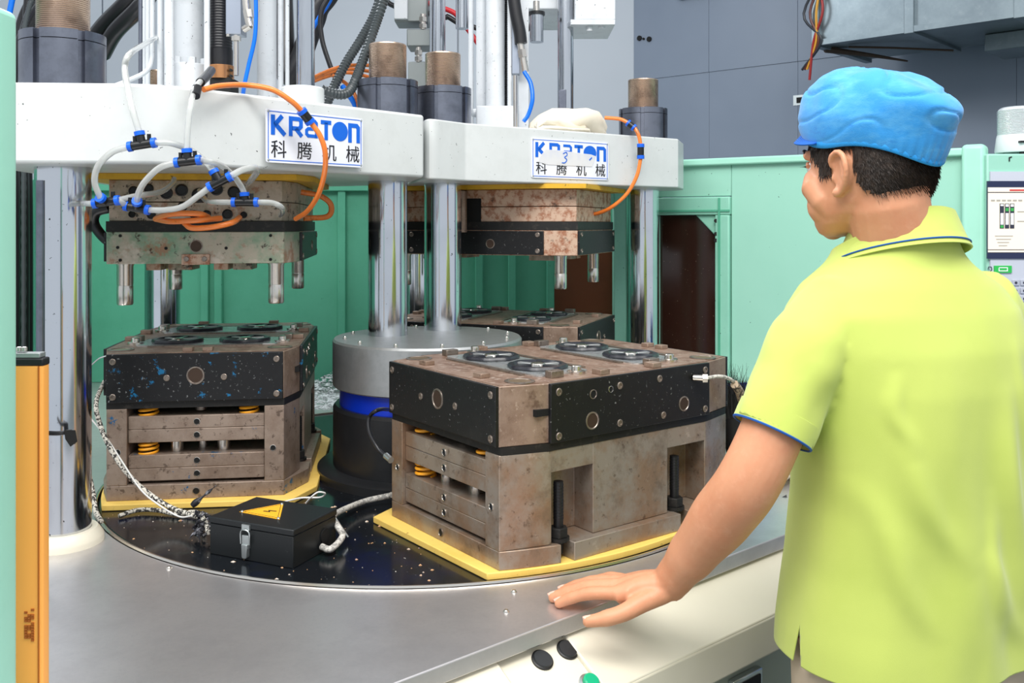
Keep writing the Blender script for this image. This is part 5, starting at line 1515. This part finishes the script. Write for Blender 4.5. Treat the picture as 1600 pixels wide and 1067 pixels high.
# legs
FTL, FTR = Vector((.515, 1.315, .05)), Vector((.665, 1.385, .05))
for s, ft in ((-1, FTL), (1, FTR)):
    hip = TC + S_ * s * .085 + Vector((0, 0, .86))
    kn = hip + (ft - hip) * .52 + F_ * .015
    limb(gb, [hip, hip + (kn - hip) * .5, kn, kn + (ft - kn) * .35, ft + Vector((0, 0, .06)), ft - Vector((0, 0, .01))], [.085, .072, .055, .055, .038, .04], ref=S_)
    limb(gb, [ft - F_ * .05 - Vector((0, 0, .012)), ft + F_ * .05 - Vector((0, 0, .016)), ft + F_ * .15 - Vector((0, 0, .03))], [(.035, .034), (.03, .04), (.016, .034)])
body = fuse(gb, .0027, 5, 'body')
body.transform(Matrix.Translation(-PO))
bo = mesh_obj('body', body, M_SKIN, ps)
def local_mesh(name, me, m, **k):
    me.transform(Matrix.Translation(-PO))
    return mesh_obj(name, me, m, ps)

for p, d_, r in NAILS:
    up = Vector((0, 0, 1)) - d_ * d_.z
    up.normalize()
    sd = d_.cross(up)
    g = G()
    g.loft([[p + up * (r * .62 + h) + d_ * (r * .95 * q * math.cos(t)) + sd * (r * .62 * q * math.sin(t)) - up * (.35 * r * (q * math.sin(t)) ** 2) for t in [2 * math.pi * k / 14 for k in range(14)]] for q, h in ((1.0, 0), (.95, r * .34), (.5, r * .42), (.05, r * .44))])
    obj('fingernail', g, mat('fingernail', (236, 186, 166), .3), bo if False else ps)

# eyes, brows
for s in (-1, 1):
    e = obj('eye', G().ball(hd(.0725, s * .031, .020), .0115, 16, 12), mat('eye_white', (232, 228, 222), .25), ps)
    obj('iris', G().ball(hd(.0795, s * .0315, .019), .0058, 12, 8), mat('dark_iris', (40, 28, 22), .2), e)
    obj('eyelid', G().tube([hd(.084, s * .020, .024), hd(.0835, s * .032, .0285), hd(.074, s * .045, .022)], .0030, 8, 5), M_SKIN, e)
    g = G()
    for k in range(12):
        t = k / 11
        b_ = hd(.0865 - .011 * t * t, s * (.022 + .024 * t), .025 - .003 * abs(t - .4))
        g.tube([b_, b_ + hf_ * .005 + hl * s * .003 * t - hu * .001, b_ + hf_ * .008 + hl * s * .006 * t + hu * .002 - hu * .003], lambda q: .0005 * (1.1 - q), 4, 2)
    obj('eyelashes', g, M_HAIR, e)
    obj('eyebrow', G().tube([hd(.0925, s * .012, .044), hd(.0885, s * .034, .049), hd(.071, s * .056, .042)], lambda t: .0032 * (1.1 - .7 * t), 8, 5), M_HAIR, ps)
obj('mouth', G().tube([hd(.077, -.024, -.044), hd(.0895, -.010, -.042), hd(.091, 0, -.043), hd(.0895, .010, -.042), hd(.077, .024, -.044)], lambda t: .0035 * (1 - abs(2 * t - 1) * .7), 8, 5), mat('lips', (190, 112, 100), .4), ps)

# --- hair: shell under the cap plus short strands
def hair_ok(x, y, z):
    if z > .052: return True
    if x > .056: return False
    if x > .012: return z > (.0 if x < .034 else .022) and not (x > .046 and z < .034)   # sideburn
    if x > -.030: return z > .034
    lo = -.008 - .062 * min(1, max(0, (-x - .030) / .045))
    return z > lo
levels = [-.075 + .0055 * i for i in range(26)]
nn_ = 88
rings = [head_ring(*((lambda h: (z, h[1], h[2], h[3]))(head_at(z))), off=.0028, n=nn_) for z in levels]
g = G()
vv = [p for r in rings for p in r]
ff = []
HMi = HM.inverted()
rnd = random.Random(12)
strands = G()
for i in range(len(levels) - 1):
    for k in range(nn_):
        q = (i * nn_ + k, i * nn_ + (k + 1) % nn_, (i + 1) * nn_ + (k + 1) % nn_, (i + 1) * nn_ + k)
        c = (vv[q[0]] + vv[q[1]] + vv[q[2]] + vv[q[3]]) / 4
        lc_ = HMi @ c
        if hair_ok(lc_.x, lc_.y, lc_.z):
            ff.append(q)
            for _ in range(5):
                p = vv[q[0]] + (vv[q[1]] - vv[q[0]]) * rnd.random() + (vv[q[3]] - vv[q[0]]) * rnd.random()
                nrm = (p - hd(0, 0, lc_.z)).normalized()
                dn = (-hu * .9 - hf_ * .35 * (1 if lc_.x < 0 else .4) + hl * rnd.uniform(-.25, .25)).normalized()
                L = rnd.uniform(.007, .014)
                sd = dn.cross(nrm).normalized() * .0006
                a = p - nrm * .001
                strands.add([a - sd, a + sd, a + dn * L * .6 + nrm * .0022, a + dn * L + nrm * .0018], [(0, 1, 2), (0, 2, 3)])
used = sorted({i for f in ff for i in f})
mp = {o: n for n, o in enumerate(used)}
g.add([vv[i] for i in used], [tuple(mp[i] for i in f) for f in ff])
hr_o = obj('hair', g, M_HAIR, ps, angle=80)
tag(obj('hair_strands', strands, M_HAIR, hr_o), kind='stuff')

# --- cap
def noise3(p, sc):
    from mathutils import noise
    return noise.noise(p * sc)
def band_z(ph):
    return .044 + .036 * math.cos(ph)
CAPF = [(.099, .078), (.105, .095), (.102, .118), (.088, .142), (.062, .158), (.03, .167), (.0, .169)]
CAPS = [(.083, .043), (.089, .062), (.092, .086), (.087, .115), (.070, .143), (.04, .161), (.0, .168)]
CAPK = [(.106, .006), (.118, .028), (.131, .055), (.141, .078), (.118, .105), (.066, .143), (.0, .168)]
def prof_at(P, t):
    q = t * (len(P) - 1)
    k = min(int(q), len(P) - 2)
    u = q - k
    a, b, c, d = P[max(k - 1, 0)], P[k], P[k + 1], P[min(k + 2, len(P) - 1)]
    f = lambda i: .5 * (2 * b[i] + (c[i] - a[i]) * u + (2 * a[i] - 5 * b[i] + 4 * c[i] - d[i]) * u * u + (3 * b[i] - a[i] - 3 * c[i] + d[i]) * u ** 3)
    return max(0, f(0)), f(1)
def cap_pt(ph, t, off=0):
    c, s = math.cos(ph), math.sin(ph)
    (rx, zx), (ry, zy) = prof_at(CAPF if c > 0 else CAPK, t), prof_at(CAPS, t)
    wx = c * c if c > 0 else abs(c) ** 2.6
    z = zx * wx + zy * (1 - wx)
    rx, ry = rx + off, ry + off
    return Vector((rx * c - .004, ry * s, z))
nph, nt2 = 160, 60
rings = []
for j in range(nt2 + 1):
    t = j / nt2 * .985
    ring = []
    for k in range(nph):
        ph = 2 * math.pi * k / nph
        p = cap_pt(ph, t)
        w = math.sin(min(1, t * 1.3) * math.pi / 2)
        d_ = (.0065 * noise3(p + Vector((3, 1, 2)), 17) + .0022 * noise3(p, 42)) * w
        # gathers at the back above the elastic, and a few long creases
        gb_ = max(0, -math.cos(ph)) ** 1.5
        d_ += .0024 * gb_ * math.sin(ph * 46) * math.exp(-t * 7)
        crease = abs(noise3(Vector((p.x * 11 + p.z * 12, p.y * 9, p.z * 20 - p.x * 8)) + Vector((7, 3, 1)), 1.0))
        d_ -= .0055 * max(0, .10 - crease) / .10 * w
        nrm = Vector((p.x, p.y, max(0, p.z - .02) * .8)).normalized()
        ring.append(HM @ (p + nrm * d_))
    rings.append(ring)
g = G().loft(rings, caps=False)
top_c = sum(rings[-1], Vector((0, 0, 0))) / nph
g.add(rings[-1] + [top_c], [(k, (k + 1) % nph, nph) for k in range(nph)])
cp_o = obj('cap', g, M_CAPB, ps, angle=180, solid=-.0012)
rings = [[HM @ (cap_pt(2 * math.pi * k / nph, 0, o_) + Vector((0, 0, dz))) for k in range(nph)] for o_, dz in ((.0, -.003), (.0022, -.002), (.0026, .004), (.0022, .013), (.0, .016))]
obj('cap_band', G().loft(rings, caps=False), mat('blue_cap_band', (40, 150, 222), .7, bump=(600, .25)), cp_o, angle=80)
g = G()
vis = []
for q in range(7):
    o_ = q / 6
    vis.append([HM @ (cap_pt(ph, 0) * 1.0 + Vector((math.cos(ph) * .020 * o_ * max(0, math.cos(ph * 1.15)), math.sin(ph) * .01 * o_, .004 - .016 * o_ * max(0, math.cos(ph * 1.15))))) for ph in [-1.25 + 2.5 * k / 24 for k in range(25)]])
for q in range(6):
    g.add(vis[q] + vis[q + 1], [(k, k + 1, 25 + k + 1, 25 + k) for k in range(24)])
obj('visor', g, mat('blue_cap_visor', (24, 104, 200), .6, bump=(600, .2)), cp_o, angle=80, solid=.0025)

# --- polo shirt
gs = G()
rings = []
for z, a, b, fo in ((.80, .190, .140, .004), (.88, .184, .135, .002), (.97, .174, .130, 0), (1.06, .170, .127, 0), (1.15, .171, .127, 0), (1.22, .174, .125, 0), (1.275, .179, .120, .002), (1.325, .178, .108, .004), (1.362, .148, .094, .004), (1.39, .104, .082, .004), (1.406, .086, .080, .004), (1.425, .078, .076, .004), (1.445, .075, .074, .004), (1.47, .074, .073, .004)):
    rings.append(ringp(TC + Vector((0, 0, z)) + F_ * fo - S_ * max(0, (z - 1.28) / .14) * .016, (0, 0, 1), S_, a, b, 40, 2.45))
gs.loft(rings)
def sleeve(S, E, side, t1=.80):
    m = lambda t: S + (E - S) * t
    inn = S_ * -side
    S = S - Vector((0, 0, .010))
    ax = (E - S).normalized()
    limb(gs, [m(-.12) + inn * .07 + Vector((0, 0, -.02)), m(-.1) + inn * .02, m(.12), m(.4), m(.62), m(t1 + .12)], [(.050, .046), (.056, .052), (.058, .055), (.055, .055), (.052, .053), (.051, .052)], ref=F_, n=28)
    return m(t1), ax
cufL, axL = sleeve(SL, EL, -1, .70)
cufR, axR = sleeve(SR, ER, 1, .74)
shirt = fuse(gs, .0045, 14, 'polo_shirt')
bm = bmesh.new()
bm.from_mesh(shirt)
from mathutils import noise as NZ
HEMZ = .848
FOLDS = [(.09, 1.30, .13, .93, .010, .0065), (.05, 1.24, .085, .90, .012, .006), (.135, 1.22, .165, .98, .009, .005), (-.135, 1.20, -.02, .98, .013, .005), (-.16, 1.12, -.07, .90, .012, .005), (.0, 1.02, .10, .87, .012, .005), (-.12, 1.26, -.10, 1.14, .008, .004), (.02, 1.10, .04, .88, .010, .004)]
def hem(p):
    # lower at the back, side vents
    q = p - TC
    s_, f_ = q.dot(S_), q.dot(F_)
    return .838 + .012 * (f_ > 0) + .0 * s_
bmesh.ops.bisect_plane(bm, geom=bm.verts[:] + bm.edges[:] + bm.faces[:], plane_co=(0, 0, .842), plane_no=(0, 0, -1), clear_outer=True)
for cuf, ax in ((cufL, axL), (cufR, axR)):
    # trim the sleeve at the cuff, away from the torso only
    near = [f for f in bm.faces if (f.calc_center_median() - cuf).length < .16 and (f.calc_center_median() - cuf).dot(ax) > -.03 and
            abs((f.calc_center_median() - TC).dot(S_)) > .0 and ((f.calc_center_median() - cuf) - ax * (f.calc_center_median() - cuf).dot(ax)).length < .062]
    gm = set(near)
    vs_ = {v for f in near for v in f.verts}
    es_ = {e for f in near for e in f.edges}
    r_ = bmesh.ops.bisect_plane(bm, geom=list(vs_) + list(es_) + list(gm), plane_co=cuf, plane_no=ax)
    dead = [f for f in bm.faces if (f.calc_center_median() - cuf).dot(ax) > 1e-4 and ((f.calc_center_median() - cuf) - ax * (f.calc_center_median() - cuf).dot(ax)).length < .062 and (f.calc_center_median() - cuf).dot(ax) < .12]
    bmesh.ops.delete(bm, geom=dead, context='FACES')
# neck opening
NC0 = Vector((.563, 1.327, 0))
bmesh.ops.bisect_plane(bm, geom=bm.verts[:] + bm.edges[:] + bm.faces[:], plane_co=NC0 + Vector((0, 0, 1.430)), plane_no=F_ * .37 + Vector((0, 0, 1)), clear_outer=True)
dead = [f for f in bm.faces if f.calc_center_median().z > 1.9 and ((f.calc_center_median() - NC0) * Vector((1, 1, 0))).length < .062]
bmesh.ops.delete(bm, geom=dead, context='FACES')
bm.normal_update()
for v in bm.verts:
    q = v.co - TC
    s_, f_ = q.dot(S_), q.dot(F_)
    z = v.co.z
    back = max(0, min(1, -f_ / .08))
    lowm = max(0, min(1, (1.36 - z) / .3))
    # long folds falling from the right shoulder blade, drape folds near the hem
    w1 = math.sin((s_ * 1.0 - (1.3 - z) * .22) * 58 + 1.2 * NZ.noise(v.co * 6))
    w2 = NZ.noise(Vector((s_ * 14 + (1.2 - z) * 3, f_ * 9, z * 3.2)))
    w3 = NZ.noise(Vector((s_ * 7, 3.1, z * 12)))
    d_ = .0085 * w2 * lowm + .0042 * w1 * back * max(0, min(1, (s_ + .06) / .12)) * lowm + .003 * w3 * max(0, min(1, (1.02 - z) / .1))
    for S, E in ((SL, EL), (SR, ER)):
        ax = (E - S).normalized()
        r_ = (v.co - S) - ax * (v.co - S).dot(ax)
        h = (v.co - S).dot(ax)
        w_ = max(0, min(1, (h - .03) / .06)) * max(0, min(1, (.082 - r_.length) / .02))
        d_ = d_ * (1 - w_) + w_ * .0055 * NZ.noise(Vector((h * 16, r_.dot(F_) * 26, r_.dot(S_) * 26)))
    if f_ < .02:
        for s0, z0, s1, z1, wd, am in FOLDS:
            t_ = ((s_ - s0) * (s1 - s0) + (z - z0) * (z1 - z0)) / ((s1 - s0) ** 2 + (z1 - z0) ** 2)
            if -.1 < t_ < 1.1:
                e_ = ((s_ - s0) * (z1 - z0) - (z - z0) * (s1 - s0)) / math.hypot(s1 - s0, z1 - z0) + .006 * math.sin(t_ * 7 + s0 * 40)
                tt2 = max(0, min(1, t_))
                d_ += 1.5 * am * math.exp(-(e_ / (wd * 1.35)) ** 2) * math.sin(math.pi * tt2) ** 1.3
    v.co += v.normal * d_
# side vents in the hem: two clean cuts meeting at the top of the slit
for side in (-1, 1):
    apex = TC + S_ * side * .2 + Vector((0, 0, .895))
    reg = lambda f: f.calc_center_median().z < .90 and (f.calc_center_median() - TC).dot(S_) * side > .1 and abs((f.calc_center_median() - TC).dot(F_)) < .05
    ns = [F_ * q - Vector((0, 0, .18)) for q in (1, -1)]
    for nrm in ns:
        fs = [f for f in bm.faces if reg(f)]
        bmesh.ops.bisect_plane(bm, geom=list({v for f in fs for v in f.verts}) + list({e for f in fs for e in f.edges}) + fs, plane_co=apex, plane_no=nrm.cross(S_).cross(S_) if False else Vector((nrm.x, nrm.y, .18)))
    dead = [f for f in bm.faces if reg(f) and all((f.calc_center_median() - apex).dot(Vector((n_.x, n_.y, .18))) < 0 for n_ in ns)]
    bmesh.ops.delete(bm, geom=dead, context='FACES')
bm.to_mesh(shirt)
bm.free()
shirt.shade_smooth()
so = local_mesh('polo_shirt', shirt, M_POLO)
md = so.modifiers.new('solid', 'SOLIDIFY')
md.thickness = -.0018
# sleeve cuffs with blue piping
def cuff(c, ax, r=.0535):
    x = (F_ - ax * F_.dot(ax)).normalized()
    y = ax.cross(x)
    n = 40
    ring = lambda h, rr: [c + ax * h + x * rr * .995 * math.cos(2 * math.pi * k / n) + y * rr * math.sin(2 * math.pi * k / n) for k in range(n)]
    o = obj('sleeve_cuff', G().loft([ring(-.026, r - .002), ring(-.025, r + .0012), ring(-.012, r + .0016), ring(.002, r + .0014), ring(.003, r - .001), ring(-.026, r - .003)], caps=False), M_POLO, so, angle=60)
    obj('cuff_piping', G().tube(ring(.003, r + .0005) + [ring(.003, r + .0005)[0]], .0018, 6, smooth=False), M_NAVY, o)
cuff(cufL, axL)
cuff(cufR, axR)
# collar
NC = Vector((.563, 1.327, 0))
def col_pt(ph, rr, dz):
    c, s = math.cos(ph), math.sin(ph)
    zt = 1.428 - .026 * c + dz
    return NC + F_ * (rr * .98 * c) + S_ * (rr * 1.04 * s) + Vector((0, 0, zt))
n = 56
phs = [.16 + (2 * math.pi - .32) * k / (n - 1) for k in range(n)]
prof = [(.0650, -.03), (.0640, -.012), (.0655, .012), (.0685, .0215), (.0725, .0205), (.0775, .008), (.0855, -.012), (.0935, -.028), (.0915, -.029), (.083, -.012), (.0745, .006), (.071, -.02)]
g = G()
rows = [[col_pt(ph, rr, dz) for ph in phs] for rr, dz in prof]
for a, b in zip(rows[:-1], rows[1:]):
    g.add(a + b, [(k, k + 1, n + k + 1, n + k) for k in range(n - 1)])
co_ = obj('collar', g, M_POLO, so, angle=60)
obj('collar_stripe', G().tube([col_pt(ph, .0912, -.0215) for ph in phs], .0012, 6, smooth=False), M_NAVY, co_)

# --- trousers and shoes
gt = G()
rings = []
for z, a, b in ((.74, .165, .125), (.80, .168, .122), (.90, .16, .112), (.96, .15, .105)):
    rings.append(ringp(TC + Vector((0, 0, z)), (0, 0, 1), S_, a, b, 32, 2.4))
gt.loft(rings)
for s, ft in ((-1, FTL), (1, FTR)):
    hip = TC + S_ * s * .08 + Vector((0, 0, .84))
    kn = hip + (ft - hip) * .52 + F_ * .012
    limb(gt, [hip, hip + (kn - hip) * .5, kn, kn + (ft - kn) * .5, ft + Vector((0, 0, .03))], [.098, .092, .08, .076, .072], ref=S_)
tr = fuse(gt, .007, 6, 'trousers')
local_mesh('trousers', tr, M_TROU)
for s, ft in ((-1, FTL), (1, FTR)):
    g = G()
    f0 = Vector((ft.x, ft.y, 0))
    limb(g, [f0 - F_ * .075 + Vector((0, 0, .045)), f0 - F_ * .05 + Vector((0, 0, .05)), f0 + F_ * .03 + Vector((0, 0, .055)), f0 + F_ * .11 + Vector((0, 0, .038)), f0 + F_ * .17 + Vector((0, 0, .03)), f0 + F_ * .19 + Vector((0, 0, .028))], [(.036, .026), (.044, .038), (.052, .042), (.036, .047), (.028, .038), (.016, .02)])
    sh = obj('shoe', g, M_SHOE, ps, angle=80)
    obj('sole', G().prism([tuple((f0 + F_ * (.055 + .137 * math.cos(t)) + S_ * (.046 * math.sin(t)))[:2]) for t in [2 * math.pi * k / 24 for k in range(24)]], 0.001, .018), M_RUB, sh)
